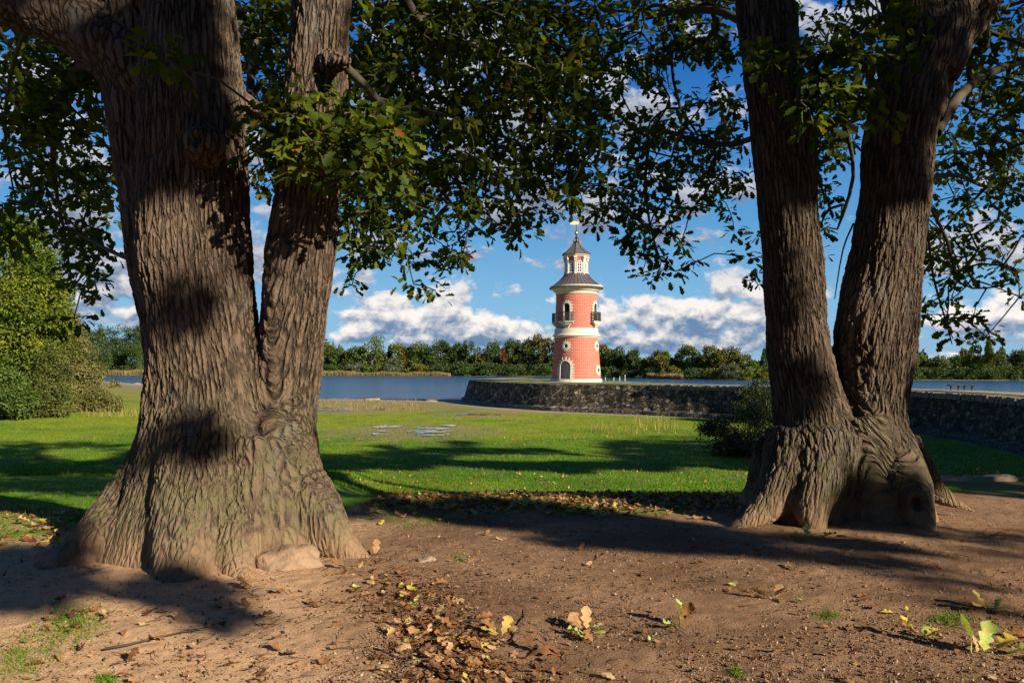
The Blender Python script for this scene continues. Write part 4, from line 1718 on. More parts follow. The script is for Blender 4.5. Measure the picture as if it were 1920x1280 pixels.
# crowns: owner name, ellipsoid centre, half sizes
OFF = [('oak_tree', (8.6, -5.2), (8.2, -4.8, 11.0), (6.6, 6.4, 6.6), 0.50), ('oak_tree', (16.5, -1.5), (16.2, -1.6, 10.5), (6.4, 6.0, 6.3), 0.45),
       ('oak_tree', (13.5, 10.5), (13.4, 10.4, 13.0), (6.0, 5.6, 8.6), 0.42), ('oak_tree', (23.5, 11.5), (23.4, 11.6, 13.0), (6.6, 5.8, 8.8), 0.45),
       ('oak_tree', (35.0, 12.5), (35.0, 12.4, 13.5), (7.0, 6.0, 9.4), 0.48), ('oak_tree', (47.0, 13.5), (47.0, 13.5, 13.5), (7.0, 6.0, 9.4), 0.48)]
OFF_LABEL = ['oak standing behind the viewer that shades the left trunk', 'oak to the right behind the viewer that shades the right trunk', 'oak outside the right edge next to the double trunked oak',
             'second oak along the bank beyond the right edge', 'third oak along the bank beyond the right edge', 'last oak along the bank far beyond the right edge']
CROWNS = [((-2.6, 8.2, 12.5), (7.0, 6.0, 8.2)), ((4.2, 9.4, 13.0), (6.6, 5.6, 8.6))] + [(c[2], c[3]) for c in OFF]

crown_pts = []
crs = np.random.default_rng(23)
for k, (c, r) in enumerate(CROWNS):
    N_ = 900 if k < 2 else 620
    d = crs.normal(size=(N_ * 2, 3))
    d /= np.linalg.norm(d, axis=1)[:, None]
    rr = crs.random(N_ * 2) ** (1 / 2.2)
    p = np.array(c) + d * rr[:, None] * np.array(r)
    # uneven outline
    p = p[(vnoise(p * .35, 7 + k) > -.45)]
    p = p[out_of_frame(p, 90)]
    bad = np.zeros(len(p), bool)
    for dx in ((0, 0, 0), (.5, 0, 0), (-.5, 0, 0), (0, .5, 0), (0, -.5, 0), (0, 0, .5), (0, 0, -.5)):
        bad |= reaches_lit(p + np.array(dx))
    p = p[~bad]
    crown_pts.append(p[:N_])

# guided extra sprays where the photo is in shade
shade_targets = []
for _ in range(9000):
    mode = crs.random()
    if mode < .10:
        u, v = crs.uniform(560, 1560), crs.uniform(916, 990)
        q = G(u, v) if v > 938 else np.array([(u - 960) / F * 10.0, 10.0, -.2])
        okk = True
        kind_ = 0
    elif mode < .28:
        u, v = crs.uniform(0, 1920), crs.uniform(945, 1180)
        q = G(u, v)
        okk = not lit_ground(np.array([u]), np.array([v]))[0]
        kind_ = 0
    elif mode < .42:
        u, v = crs.uniform(180, 680), crs.uniform(-60, 1060)
        q = P(u, v, 6.0)
        okk = not lit_left(np.array([u]), np.array([v]))[0]
        kind_ = 0
    elif mode < .55:
        u, v = crs.uniform(1380, 1800), crs.uniform(-60, 1000)
        q = P(u, v, 7.4)
        okk = not lit_right(np.array([u]), np.array([v]))[0]
        kind_ = 0
    else:
        u, v = crs.uniform(-100, 2000), crs.uniform(826, 930)
        q = G(u, v, -3.0)
        okk = not lit_meadow(np.array([u]), np.array([v]))[0]
        kind_ = 1
    if okk:
        shade_targets.append((*q, kind_))
ST = np.array(shade_targets)
KD = ST[:, 3].astype(int)
ST = ST[:, :3]
fine_pts = [np.zeros((0, 3)) for _ in CROWNS]
for rep in range(22):
    t = crs.uniform(5, 70, len(ST))
    p = ST + t[:, None] * S
    good = (p[:, 2] > 4.2) & (p[:, 2] < 25)
    own = np.full(len(p), -1)
    best = np.full(len(p), 9.0)
    for k, (c, r) in enumerate(CROWNS):
        e = np.sqrt((((p - np.array(c)) / (np.array(r) * 1.12)) ** 2).sum(1))
        b_ = e < np.minimum(best, 1.0)
        own[b_] = k
        best[b_] = e[b_]
    good &= own >= 0
    good &= out_of_frame(p, 90)
    for kd, rad_ in ((0, .11), (1, .35)):
        g2_ = good & (KD == kd)
        bad = np.zeros(len(p), bool)
        for dx in ((0, 0, 0), (1, 0, 0), (-1, 0, 0), (0, 1, 0), (0, -1, 0), (0, 0, 1), (0, 0, -1)):
            bad |= reaches_lit(p + np.array(dx) * rad_)
        g2_ &= ~bad
        for k in range(len(CROWNS)):
            sel = p[g2_ & (own == k)]
            if kd == 0:
                fine_pts[k] = np.vstack([fine_pts[k], sel[:260]])
            else:
                crown_pts[k] = np.vstack([crown_pts[k], sel[:1500]])

# crown meshes of the two big oaks
for which, root in ((0, oakL), (1, oakR)):
    r2 = np.random.default_rng(100 + which)
    A1 = cluster_leaves(cl[tree_of == which], 18, .19, .112, r2)
    A2 = cluster_leaves(crown_pts[which], 10, .42, .25, r2)
    A3 = cluster_leaves(fine_pts[which], 8, .17, .14, r2)
    args = [np.concatenate(q_) for q_ in zip(A1, A2, A3)]
    o = link('crown', leaves_mesh('crown', *args), M_OAKLEAF)
    o.parent = root
    o.matrix_parent_inverse = Matrix.Translation(-root.location)


def plain_tree_trunk(mb, x, y, h, r, tips, seed):
    rs = random.Random(seed)
    pts, rad = [], []
    for i in range(9):
        t = i / 8
        pts.append((x + rs.uniform(-.12, .12) * h * .04 * i, y + rs.uniform(-.12, .12) * h * .04 * i, -0.3 + (h + .3) * t))
        rad.append(r * (1.9 - .9 * min(t * 6, 1)) * (1 - .65 * t))
    mb.tube(pts, rad, 14)
    for q in tips:
        z = min(max(q[2] * .55, 2.2), h)
        i = min(8, max(1, int(z / h * 8)))
        a = Vector(pts[i])
        b_ = Vector(q)
        mid = (a + b_) * .5 + Vector((rs.uniform(-.4, .4), rs.uniform(-.4, .4), .5))
        smp = [tuple(a + (mid - a) * t) for t in np.linspace(0, 1, 10)] + [tuple(mid + (b_ - mid) * t) for t in np.linspace(0, 1, 10)]
        if reaches_lit(np.array(smp)).sum() > 0:
            continue
        mb.tube([a, mid, b_], [rad[i] * .4, rad[i] * .22, .02], 7, False)


# unseen wood, added behind the viewer to hold back sky light
bw = np.random.default_rng(61)
bp = []
for k in range(5200):
    a_2 = bw.uniform(math.radians(95), math.radians(268))
    r_2 = bw.uniform(17, 24)
    bp.append((r_2 * math.sin(a_2), r_2 * math.cos(a_2), bw.uniform(0, 11)))
bp = np.array(bp)
bbad = np.zeros(len(bp), bool)
for dx in ((0, 0, 0), (1, 0, 0), (-1, 0, 0), (0, 1, 0), (0, -1, 0), (0, 0, 1), (0, 0, -1), (.6, .6, .4), (-.6, -.6, -.4), (.6, -.6, .4), (-.6, .6, -.4)):
    bbad |= reaches_lit(bp + np.array(dx))
bp = bp[~bbad]
A_ = cluster_leaves(bp, 7, .7, .5, bw)
o = link('sky_blocker_wood', leaves_mesh('sky_blocker_wood', *A_, TV=SIMPLE_V, TF=SIMPLE_F), M_OAKLEAF)
tag(o, 'unseen wood added behind the viewer to hold back sky light', 'wood', None, 'stuff')


def lit_count(pts):
    return int(reaches_lit(np.array(pts)).sum())


for k, (nm, xy, c, r, tr) in enumerate(OFF):
    # the stem stands where it does not darken the sunlit places
    best = None
    for dx in np.linspace(-9, 9, 19):
        for dy in np.linspace(-9, 9, 19):
            X_, Y_ = xy[0] + dx, xy[1] + dy
            if math.hypot(dx, dy) > 9 or math.hypot(X_, Y_) < 3 or (Y_ > -1.5 and abs(X_) < .72 * max(Y_, 0) + 3.5):
                continue
            zz_ = np.linspace(.2, 12, 40)
            cst = sum(lit_count(np.stack([np.full(40, X_ + o_), np.full(40, Y_), zz_], 1)) for o_ in (-.5, 0, .5)) + .08 * math.hypot(dx, dy)
            if best is None or cst < best[0]:
                best = (cst, X_, Y_)
    xy = (best[1], best[2])
    root = empty(nm, (xy[0], xy[1], 0))
    tag(root, OFF_LABEL[k], 'tree', 'oaks outside the frame')
    p = crown_pts[2 + k]
    r2 = np.random.default_rng(200 + k)
    A2 = cluster_leaves(p, 10, .42, .25, r2)
    A3 = cluster_leaves(fine_pts[2 + k], 8, .17, .14, r2)
    o = link('crown', leaves_mesh('crown', *[np.concatenate(q_) for q_ in zip(A2, A3)]), M_OAKLEAF)
    o.parent = root
    o.matrix_parent_inverse = Matrix.Translation(-root.location)
    mb = MB()
    tips = p[r2.choice(len(p), min(16, len(p)), replace=False)] if len(p) else []
    plain_tree_trunk(mb, xy[0], xy[1], c[2] + 2, tr, tips, 300 + k)
    o = mb.build('trunk', M_BRANCH, None, True)
    o.parent = root
    o.matrix_parent_inverse = Matrix.Translation(-root.location)
#MORE

# ------------------------------------------------------------------ shrubs and trees on the left shore, bush by the wall

def foliage(lobes, n, size, rng, flat=0.7, shell=2.6, hang=0.0):
    """leaf arrays in lumpy lobes: (centre, half sizes)"""
    vol = np.array([r[0] * r[1] + r[1] * r[2] + r[0] * r[2] for c, r in lobes])
    cnt = rng.multinomial(n, vol / vol.sum())
    P_, D_ = [], []
    for (c, r), k in zip(lobes, cnt):
        d = rng.normal(size=(k, 3))
        d /= np.linalg.norm(d, axis=1)[:, None]
        rr = rng.random(k) ** (1 / shell)
        q = np.array(c) + d * rr[:, None] * np.array(r)
        P_.append(q)
        D_.append(d)
    p = np.vstack(P_)
    d = np.vstack(D_)
    keep = vnoise(p * (1.1 / max(size, .05) / 5), 17) > -.42
    p, d = p[keep], d[keep]
    dr = d + rng.normal(size=d.shape) * .7
    dr[:, 2] -= hang
    up = d * .5 + rng.normal(size=d.shape) * .45
    up[:, 2] += .6
    tint = np.clip(.5 + .33 * vnoise(p * (.35 / max(size, .05) / 2), 31) + rng.normal(size=len(p)) * .17, 0, 1)
    return p, dr, up, size * rng.uniform(.6, 1.3, len(p)), tint


def woody(name, label, cat, base, lobes, n, size, mat, stems, rng, group=None, hang=0.0, shell=2.6, stem_mat=None):
    root = empty(name, tuple(base))
    tag(root, label, cat, group)
    # sub-lobes make the outline uneven
    sub = []
    for (c, r) in lobes:
        sub.append((c, tuple(np.array(r) * .86)))
        m_ = 14
        for _ in range(m_):
            d = rng.normal(size=3)
            d /= np.linalg.norm(d)
            k = rng.uniform(.24, .40)
            sub.append((tuple(np.array(c) + d * np.array(r) * .82), (r[0] * k, r[1] * k, r[2] * k * .9)))
    o = link('foliage', leaves_mesh('foliage', *foliage(sub, n, size, rng, shell=shell, hang=hang), TV=SIMPLE_V, TF=SIMPLE_F), mat)
    o.parent = root
    o.matrix_parent_inverse = Matrix.Translation(-root.location)
    mb = MB()
    for (tx_, ty_, tz_, r) in stems:
        a = Vector(base) + Vector((rng.uniform(-.3, .3), rng.uniform(-.3, .3), -.3))
        b_ = Vector((tx_, ty_, tz_))
        mid = a * .5 + b_ * .5 + Vector((rng.uniform(-.3, .3), rng.uniform(-.3, .3), .4))
        mb.tube([a, mid, b_], [r, r * .7, r * .25], 8)
    o = mb.build('trunk', stem_mat or M_TRUNKFAR, None, True)
    o.parent = root
    o.matrix_parent_inverse = Matrix.Translation(-root.location)
    return root


def lobe_px(u, v, Y, ru, rv, depth=None):
    c = P(u, v, Y)
    rx = ru * Y / F
    return (tuple(c), (rx, depth if depth else rx * .9, rv * Y / F))


r3 = np.random.default_rng(51)
LS = [
    ('broadleaf_tree', 'tall yellow-green leafy tree at the left edge, foliage down to the lawn', 'tree', (20, 78), [lobe_px(30, 640, 78, 85, 120), lobe_px(30, 520, 78, 84, 100), lobe_px(82, 610, 78, 60, 110), lobe_px(-40, 560, 78, 80, 140), lobe_px(25, 440, 78, 52, 60)], 60000, .33, M_SHRUB, .3),
    ('broadleaf_tree', 'deep green leafy tree just behind the yellow-green tree, beside the dark sky', 'tree', (110, 86), [lobe_px(105, 620, 86, 40, 80), lobe_px(70, 540, 86, 48, 90), lobe_px(118, 570, 85, 24, 40)], 16000, .32, FAR_M['green'], .25),
    ('shrub', 'dark green rounded shrub at the left edge in front of the tall tree', 'shrub', (20, 68), [lobe_px(12, 735, 68, 42, 50), lobe_px(-40, 720, 68, 50, 70), lobe_px(35, 755, 67, 34, 34)], 18000, .23, FAR_M['green'], .12),
    ('willow_shrub', 'pale olive willow shrub sloping down to the right above the lawn', 'shrub', (160, 80), [lobe_px(150, 700, 80, 42, 78), lobe_px(128, 650, 80, 34, 70), lobe_px(182, 725, 80, 36, 48), lobe_px(204, 755, 79, 26, 20)], 22000, .22, M_WILLOW, .1),
    ('willow_shrub', 'grey olive feathery shrub in front of the other shrubs beside the lawn', 'shrub', (95, 70), [lobe_px(98, 705, 71, 34, 75), lobe_px(88, 750, 70, 42, 40), lobe_px(112, 765, 70, 24, 24)], 18000, .21, M_FEATHER, .1),
]
for (nm, lab, cat, (u, Y), lobes, n_, sz, mt, sr) in LS:
    x = (u - 960) / F * Y
    zb = float(ground_z(np.array([x]), np.array([Y]))[0])
    stems = [(l[0][0], l[0][1], l[0][2], sr) for l in lobes]
    woody(nm, lab, cat, (x, Y, zb), lobes, n_, sz, mt, stems, r3, hang=.3)

# bush beside the wall, and a climbing one behind it
x, Y = (1385 - 960) / F * 41.5, 41.5
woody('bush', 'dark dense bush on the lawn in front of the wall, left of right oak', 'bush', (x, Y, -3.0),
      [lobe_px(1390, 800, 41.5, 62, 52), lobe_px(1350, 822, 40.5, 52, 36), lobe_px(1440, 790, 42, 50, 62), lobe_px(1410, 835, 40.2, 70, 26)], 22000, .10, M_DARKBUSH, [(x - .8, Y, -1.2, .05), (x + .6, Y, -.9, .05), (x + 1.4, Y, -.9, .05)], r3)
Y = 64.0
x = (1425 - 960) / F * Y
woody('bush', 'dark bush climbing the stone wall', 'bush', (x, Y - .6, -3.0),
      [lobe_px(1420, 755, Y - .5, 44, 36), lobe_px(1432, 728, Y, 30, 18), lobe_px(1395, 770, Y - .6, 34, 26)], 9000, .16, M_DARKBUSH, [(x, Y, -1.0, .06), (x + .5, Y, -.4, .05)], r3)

# ------------------------------------------------------------------ far shore
r4 = np.random.default_rng(77)
ORD = ['first', 'second', 'third', 'fourth', 'fifth', 'sixth', 'seventh', 'eighth', 'ninth', 'tenth', 'eleventh', 'twelfth', 'thirteenth', 'fourteenth', 'fifteenth', 'sixteenth', 'seventeenth',
       'eighteenth', 'nineteenth', 'twentieth', 'twenty-first', 'twenty-second', 'twenty-third', 'twenty-fourth', 'twenty-fifth', 'twenty-sixth', 'twenty-seventh', 'twenty-eighth', 'twenty-ninth', 'thirtieth']
FAR = {
    'B': [(612, 637, 22, 'green', 0), (638, 652, 18, 'green', 0), (655, 656, 14, 'olive', 0), (672, 650, 20, 'green', 0), (697, 633, 30, 'light green', 0), (722, 660, 16, 'light green', 0), (731, 646, 9, 'dark green', 2),
          (747, 645, 22, 'light green', 0), (762, 662, 14, 'yellowish', 0), (773, 650, 12, 'dark green', 0), (791, 642, 22, 'green', 0), (812, 652, 18, 'dark green', 0), (828, 640, 20, 'dark green', 0), (843, 650, 10, 'green', 1),
          (858, 643, 17, 'dark green', 0), (872, 638, 10, 'dark green', 2), (888, 643, 18, 'dark green', 0), (905, 658, 15, 'olive', 0), (922, 639, 22, 'dark green', 0), (943, 654, 16, 'rusty', 0), (958, 640, 18, 'dark green', 0),
          (978, 633, 22, 'dark green', 0), (1001, 629, 24, 'olive', 0), (1023, 627, 22, 'olive', 0), (1047, 631, 20, 'dark green', 0)],
    'Bs': [(622, 684, 24, 'dark green', 3), (662, 680, 22, 'grey green', 3), (705, 684, 22, 'green', 3), (738, 668, 20, 'grey green', 3), (785, 684, 24, 'olive', 3), (828, 682, 24, 'dark green', 3), (872, 679, 26, 'dark green', 3), (918, 681, 28, 'dark green', 3),
           (965, 682, 28, 'dark green', 3), (1012, 682, 28, 'dark green', 3)],
    'C': [(1132, 648, 20, 'olive', 0), (1150, 655, 14, 'dark green', 0), (1166, 652, 18, 'dark green', 0), (1187, 655, 16, 'dark green', 0), (1212, 675, 14, 'green', 0), (1233, 657, 18, 'olive', 0), (1248, 659, 14, 'light green', 0),
          (1266, 664, 16, 'dark green', 0), (1292, 649, 24, 'light green', 0), (1318, 667, 14, 'green', 0), (1333, 648, 20, 'olive', 0), (1353, 655, 20, 'olive', 0), (1374, 653, 24, 'olive', 0), (1394, 667, 18, 'olive', 0), (1414, 675, 20, 'light green', 0),
          (1433, 655, 10, 'dark green', 2)],
    'Cs': [(1142, 688, 22, 'dark green', 3), (1180, 692, 20, 'dark green', 3), (1222, 690, 20, 'dark green', 3), (1258, 688, 22, 'olive', 3), (1305, 691, 32, 'dark green', 3), (1345, 692, 26, 'olive', 3), (1372, 680, 22, 'grey green', 3), (1408, 688, 26, 'light green', 3), (1440, 690, 20, 'olive', 3)],
    'D': [(1712, 668, 14, 'olive', 0), (1727, 662, 14, 'light green', 0), (1757, 668, 22, 'light green', 0), (1788, 668, 20, 'green', 0), (1809, 656, 12, 'yellowish', 0), (1832, 665, 20, 'dark green', 0), (1855, 642, 8, 'olive', 1), (1870, 659, 22, 'dark green', 0),
          (1900, 660, 18, 'dark green', 0), (1922, 656, 24, 'dark green', 0)],
    'Ds': [(1725, 690, 26, 'dark green', 3), (1765, 688, 28, 'dark green', 3), (1805, 690, 28, 'dark green', 3), (1845, 682, 28, 'dark green', 3), (1890, 686, 28, 'dark green', 3), (1925, 688, 24, 'dark green', 3)],
    'A': [(142, 604, 13, 'dark green', 0), (160, 612, 14, 'dark green', 0), (184, 613, 18, 'dark green', 0), (210, 616, 20, 'dark green', 0), (236, 607, 22, 'dark green', 0), (260, 611, 20, 'dark green', 0)],
    'As': [(165, 645, 22, 'grey green', 3), (205, 640, 22, 'dark green', 3), (245, 640, 24, 'dark green', 3)],
}
PLACE = {'B': 'left of the lighthouse', 'C': 'right of the lighthouse', 'D': 'right of the right oak', 'A': 'left of the left oak trunk'}
SHP = ['round-headed tree', 'slender upright tree', 'pointed conifer', 'low shrub']


def far_tree(name, label, cat, x, y, zb, hw, H, shape, colour, leaf, n_, group):
    root = empty(name, (x, y, zb))
    tag(root, label, cat, group)
    lob = []
    if shape == 2:
        for i in range(7):
            t = i / 6
            lob.append(((x, y, zb + H * (.15 + .78 * t)), (hw * (1 - .85 * t), hw * (1 - .85 * t), H * .11)))
    elif shape == 1:
        for i in range(6):
            t = i / 5
            q = math.sin(math.pi * (.25 + .65 * t))
            lob.append(((x, y, zb + H * (.15 + .75 * t)), (hw * q, hw * q, H * .13)))
    else:
        base_t = .02 if shape == 3 else .12
        for i in range(22):
            t = r4.random()
            a = r4.random() * 6.283
            ht = base_t + (.93 - base_t) * t
            prof_ = math.sqrt(max(.06, 1 - max(0, (ht - .45) / .56) ** 2)) * (1 if ht > .3 or shape == 3 else .82)
            rr = hw * prof_ * r4.uniform(.25, .72)
            k = r4.uniform(.26, .42)
            lob.append(((x + rr * math.cos(a), y + rr * math.sin(a), zb + H * ht), (hw * k, hw * k, H * k * .42)))
    o = link('crown', leaves_mesh('crown', *foliage(lob, n_, leaf, r4, shell=2.2), TV=SIMPLE_V, TF=SIMPLE_F, wscale=None), None)
    o.data.materials.append(FAR_M[colour])
    o.parent = root
    o.matrix_parent_inverse = Matrix.Translation(-root.location)
    if shape != 3:
        mb = MB()
        mb.tube([(x, y, zb - .5), (x + .1, y, zb + H * .4), (x, y + .1, zb + H * .8)], [hw * .09 + .1, hw * .06 + .08, .05], 7)
        o = mb.build('trunk', M_TRUNKFAR, None, True)
        o.parent = root
        o.matrix_parent_inverse = Matrix.Translation(-root.location)


for key, lst in FAR.items():
    g = key[0]
    order = sorted(range(len(lst)), key=lambda i: -lst[i][0] if g in 'BA' else lst[i][0])
    rank = {i: k for k, i in enumerate(order)}
    for i, (u, vt, hwpx, colour, shape) in enumerate(lst):
        a = (u - 960) / F
        yf = float(np.interp(a, YF_A, YF_D))
        y = yf + (5 if shape == 3 else 13 + r4.uniform(0, 8))
        x = a * y
        zb = -3.0
        top = EYE + (HV - vt) / F * y
        H = top - zb
        hw = hwpx / F * y * 1.12
        leaf = .0023 * y * (1.0 if shape != 3 else .85)
        low_ = 'shrub' if shape == 3 else 'tree'
        lab = '%s %s across the lake, %s %s %s' % (colour, SHP[shape], ORD[rank[i]], 'shrub' if shape == 3 else 'tree', PLACE[g])
        far_tree('far_' + low_ if False else ('lakeside_shrub' if shape == 3 else ('conifer_tree' if shape == 2 else 'lakeside_tree')), lab, low_, x, y, zb, hw, H, shape, colour, leaf, 3400 if shape != 3 else 2200, 'trees and shrubs along the far lake shore')

# the closed mass of the wood behind them
pp = []
for k in range(70000):
    a = r4.uniform(-.78, .80)
    yf = np.interp(a, YF_A, YF_D) + r4.uniform(16, 60)
    hmax = (15 if a < -.2 or a > .3 else 12.5) if a < .33 else 11
    hmax = np.interp(a, [-.8, -.5, -.3, -.2, .03, .1, .14, .2, .31, .4, .6, .8], [21, 21, 19, 15, 15.5, 12.5, 9.5, 8.5, 8.0, 8.5, 9.0, 9])
    hm = hmax * (.78 + .34 * math.sin(a * 90) * math.sin(a * 37 + 1) + .16 * math.sin(a * 300 + 3 * math.sin(a * 20)))
    pp.append((a * yf, yf, -3.2 + hm * r4.random() ** .6))
pp = np.array(pp)
dr = r4.normal(size=pp.shape)
up = r4.normal(size=pp.shape) * .5 + np.array([0, -.4, .7])
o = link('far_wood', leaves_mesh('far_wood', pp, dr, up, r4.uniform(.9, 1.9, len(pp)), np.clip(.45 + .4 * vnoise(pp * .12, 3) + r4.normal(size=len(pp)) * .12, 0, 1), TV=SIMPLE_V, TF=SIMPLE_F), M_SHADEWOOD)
tag(o, 'dense wood coloured dark for cloud shadow, filling the far shore behind the single trees', 'wood', None, 'stuff')

# reeds, dry stems and grass
M_REED = leaf_mat('reed', [(0, (.11, .13, .03)), (.4, (.25, .19, .07)), (1, (.42, .29, .12))], .2)
M_GRASS = leaf_mat('grass_blade', [(0, (.030, .085, .005)), (.5, (.085, .175, .010)), (.85, (.17, .24, .015)), (1, (.28, .24, .05))], .25)
BL_V = np.array([[0, -.5, 0], [0, .5, 0], [1, 0, .12]], float)
BL_F = np.array([[0, 1, 2]])


def blades(name, pos, h, wd, lean, tint, mat, rng):
    N_ = len(pos)
    d = np.stack([rng.normal(size=N_) * lean, rng.normal(size=N_) * lean, np.ones(N_)], 1)
    up = rng.normal(size=(N_, 3))
    up[:, 2] *= .2
    Rm = frames(d, up)
    tv = np.broadcast_to(BL_V, (N_, 3, 3)).copy()
    tv[:, :, 0] *= h[:, None]
    tv[:, :, 1] *= wd[:, None]
    tv[:, :, 2] *= h[:, None] * rng.normal(size=N_)[:, None]
    V = np.einsum('nij,nkj->nki', Rm, tv) + pos[:, None, :]
    Fa = (BL_F[None] + (np.arange(N_) * 3)[:, None, None]).reshape(-1, 3)
    return link(name, np_mesh(name, V.reshape(-1, 3), Fa, False, {'tint': ('FLOAT', np.repeat(tint, 3))}), mat)


def reed_strip(u0, u1, n_, h, label, off=-4):
    u = r4.uniform(u0, u1, n_)
    a = (u - 960) / F
    y = np.interp(a, YF_A, YF_D) + off + r4.uniform(0, 4, n_)
    pos = np.stack([a * y, y, np.full(n_, -3.2)], 1)
    hh = h * (.75 + .3 * vnoise(np.stack([u * .05, y * 0, y * 0], 1), 5)) * r4.uniform(.7, 1.1, n_)
    o = blades('reed_bed', pos, hh, np.full(n_, .22), .10, np.clip(.55 + .35 * vnoise(np.stack([u * .03, y * 0, y * 0], 1), 8) + r4.normal(size=n_) * .15, 0, 1), M_REED, r4)
    tag(o, label, 'reeds', None, 'stuff')


reed_strip(596, 845, 5000, 3.0, 'tan and green reeds along the far shore between left oak and lighthouse')
reed_strip(1214, 1282, 1800, 2.4, 'short tan reed strip on the far sand bank right of the lighthouse')
reed_strip(150, 280, 3000, 3.4, 'olive reeds along the far shore left of the left oak')


def dry_stems(us, vs_, n_, h, label):
    u = r4.uniform(*us, n_)
    v = r4.uniform(*vs_, n_)
    q = np.array([G(a, b_, -3.05) for a, b_ in zip(u, v)])
    keep = vnoise(q * np.array([.25, .12, 1]), 4) > -.25
    q = q[keep]
    q[:, 2] = ground_z(q[:, 0], q[:, 1]) - .03
    o = blades('dry_stems', q, h * r4.uniform(.4, 1.1, len(q)), np.full(len(q), .05), .12, r4.uniform(.1, .75, len(q)), M_REED, r4)
    tag(o, label, 'dry stems', None, 'stuff')


dry_stems((596, 800), (748, 772), 1500, .45, 'thin dry stems standing on the muddy lake bed near the water')
dry_stems((1105, 1270), (788, 816), 220, .75, 'thin dry stems on the lawn in front of the stone wall')
dry_stems((150, 262), (775, 790), 260, .9, 'pale dry grass stems beside the willow shrub')

# meadow grass
N_ = 230000
y = 25 + 50 * r4.random(N_) ** 1.5
x = r4.uniform(-.66, .66, N_) * y
zz = ground_z(x, y)
keep = dist_wall(x, y) > 2.0
q = np.stack([x, y, zz - .01], 1)[keep]
tn = np.clip(.40 + .22 * sstep(q[:, 1], 36, 62) + .25 * vnoise(q * .3, 6) + .25 * vnoise(q * np.array([1.2, 1.2, 1]), 9) + r4.normal(size=len(q)) * .2, 0, 1)
tag(blades('lawn_grass', q, r4.uniform(.04, .13, len(q)) * np.where(r4.random(len(q)) < .05, 2.2, 1.0), np.full(len(q), .028), .5, tn, M_GRASS, r4), 'short green grass of the sunlit and shaded lawn below the bank', 'grass', None, 'stuff')
N_ = 90000
y = 6.3 + 20 * r4.random(N_) ** 1.4
x = np.where(r4.random(N_) < .75, -r4.uniform(.25, .72, N_) * y, r4.uniform(-.25, .66, N_) * y)
ed = edge_y(x)
nz = n2d(x, y, 1.3, 61, 3)
keep = (y > ed - .75 + .5 * r4.normal(size=N_) - .5 * nz) & ~((x > 4.4) & (y < 11.5)) & (nz < .9)
q = np.stack([x, y, ground_z(x, y) - .01], 1)[keep]
tn = np.clip(.45 + .25 * vnoise(q * 2.0, 6) + r4.normal(size=len(q)) * .16, 0, 1)
tag(blades('bank_grass', q, r4.uniform(.03, .075, len(q)), np.full(len(q), .007), .6, tn, M_GRASS, r4), 'dark shaded grass along the edge of the dirt and on the bank', 'grass', None, 'stuff')
# small patches on the dirt
pts_ = []
for (u, v, ru, rv, k) in ((130, 1165, 60, 35, 1300), (60, 1215, 70, 40, 500), (20, 1250, 40, 30, 700), (200, 1268, 20, 10, 200), (1555, 1157, 22, 8, 350), (1780, 1165, 40, 12, 420), (820, 1178, 30, 10, 160), (1380, 1260, 14, 8, 120), (860, 1052, 20, 12, 160), (790, 965, 90, 18, 2600), (1400, 985, 40, 10, 300), (1785, 918, 25, 6, 500)):
    for _ in range(k):
        q = G(u + r4.normal() * ru * .55, v + r4.normal() * rv * .55)
        pts_.append(q)
q = np.array(pts_)
q[:, 2] = ground_z(q[:, 0], q[:, 1]) - .004
tag(blades('grass_tufts', q, r4.uniform(.015, .05, len(q)), np.full(len(q), .0045), .7, np.clip(r4.normal(.55, .22, len(q)), 0, 1), M_GRASS, r4), 'thin tufts of short grass growing through the trodden dirt', 'grass', None, 'stuff')

# ------------------------------------------------------------------ stones, gravel, twigs
M_STONE = simple_mat('sandstone', (.27, .195, .125), 0.95, 0.3, 6.0, bump=0.7, bscale=25)
M_SOILSTONE = simple_mat('soil_covered_stone', (.25, .165, .098), 0.95, 0.4, 9.0, bump=1.0, bscale=22)
M_PEB = leaf_mat('pebble', [(0, (.06, .034, .019)), (.55, (.16, .092, .050)), (.92, (.28, .175, .10)), (1, (.44, .35, .25))], 0.0, .9)


def stone(loc, size, seed, label, cat='stone', group=None, rot=0.0, name='stone', mat=None):
    bm = bmesh.new()
    bmesh.ops.create_icosphere(bm, subdivisions=4, radius=1.0)
    co = np.array([v.co[:] for v in bm.verts])
    nn = vnoise(co * 1.3 + seed * 3.1, seed) * .32 + vnoise(co * 3.1 + seed, seed + 4) * .09 + vnoise(co * 7 + seed, seed + 5) * .05 + vnoise(co * 15 + seed, seed + 6) * .025
    for v, k in zip(bm.verts, nn):
        s_ = 1 + k
        x, y, z = v.co
        v.co = (np.sign(x) * abs(x) ** .8 * size[0] * s_, np.sign(y) * abs(y) ** .8 * size[1] * s_, np.sign(z) * abs(z) ** .75 * size[2] * s_)
    me = bpy.data.meshes.new(name)
    bm.to_mesh(me)
    bm.free()
    me.polygons.foreach_set('use_smooth', np.ones(len(me.polygons), bool))
    o = link(name, me, mat or M_STONE)
    o.location = loc
    o.rotation_euler.z = rot
    return tag(o, label, cat, group)


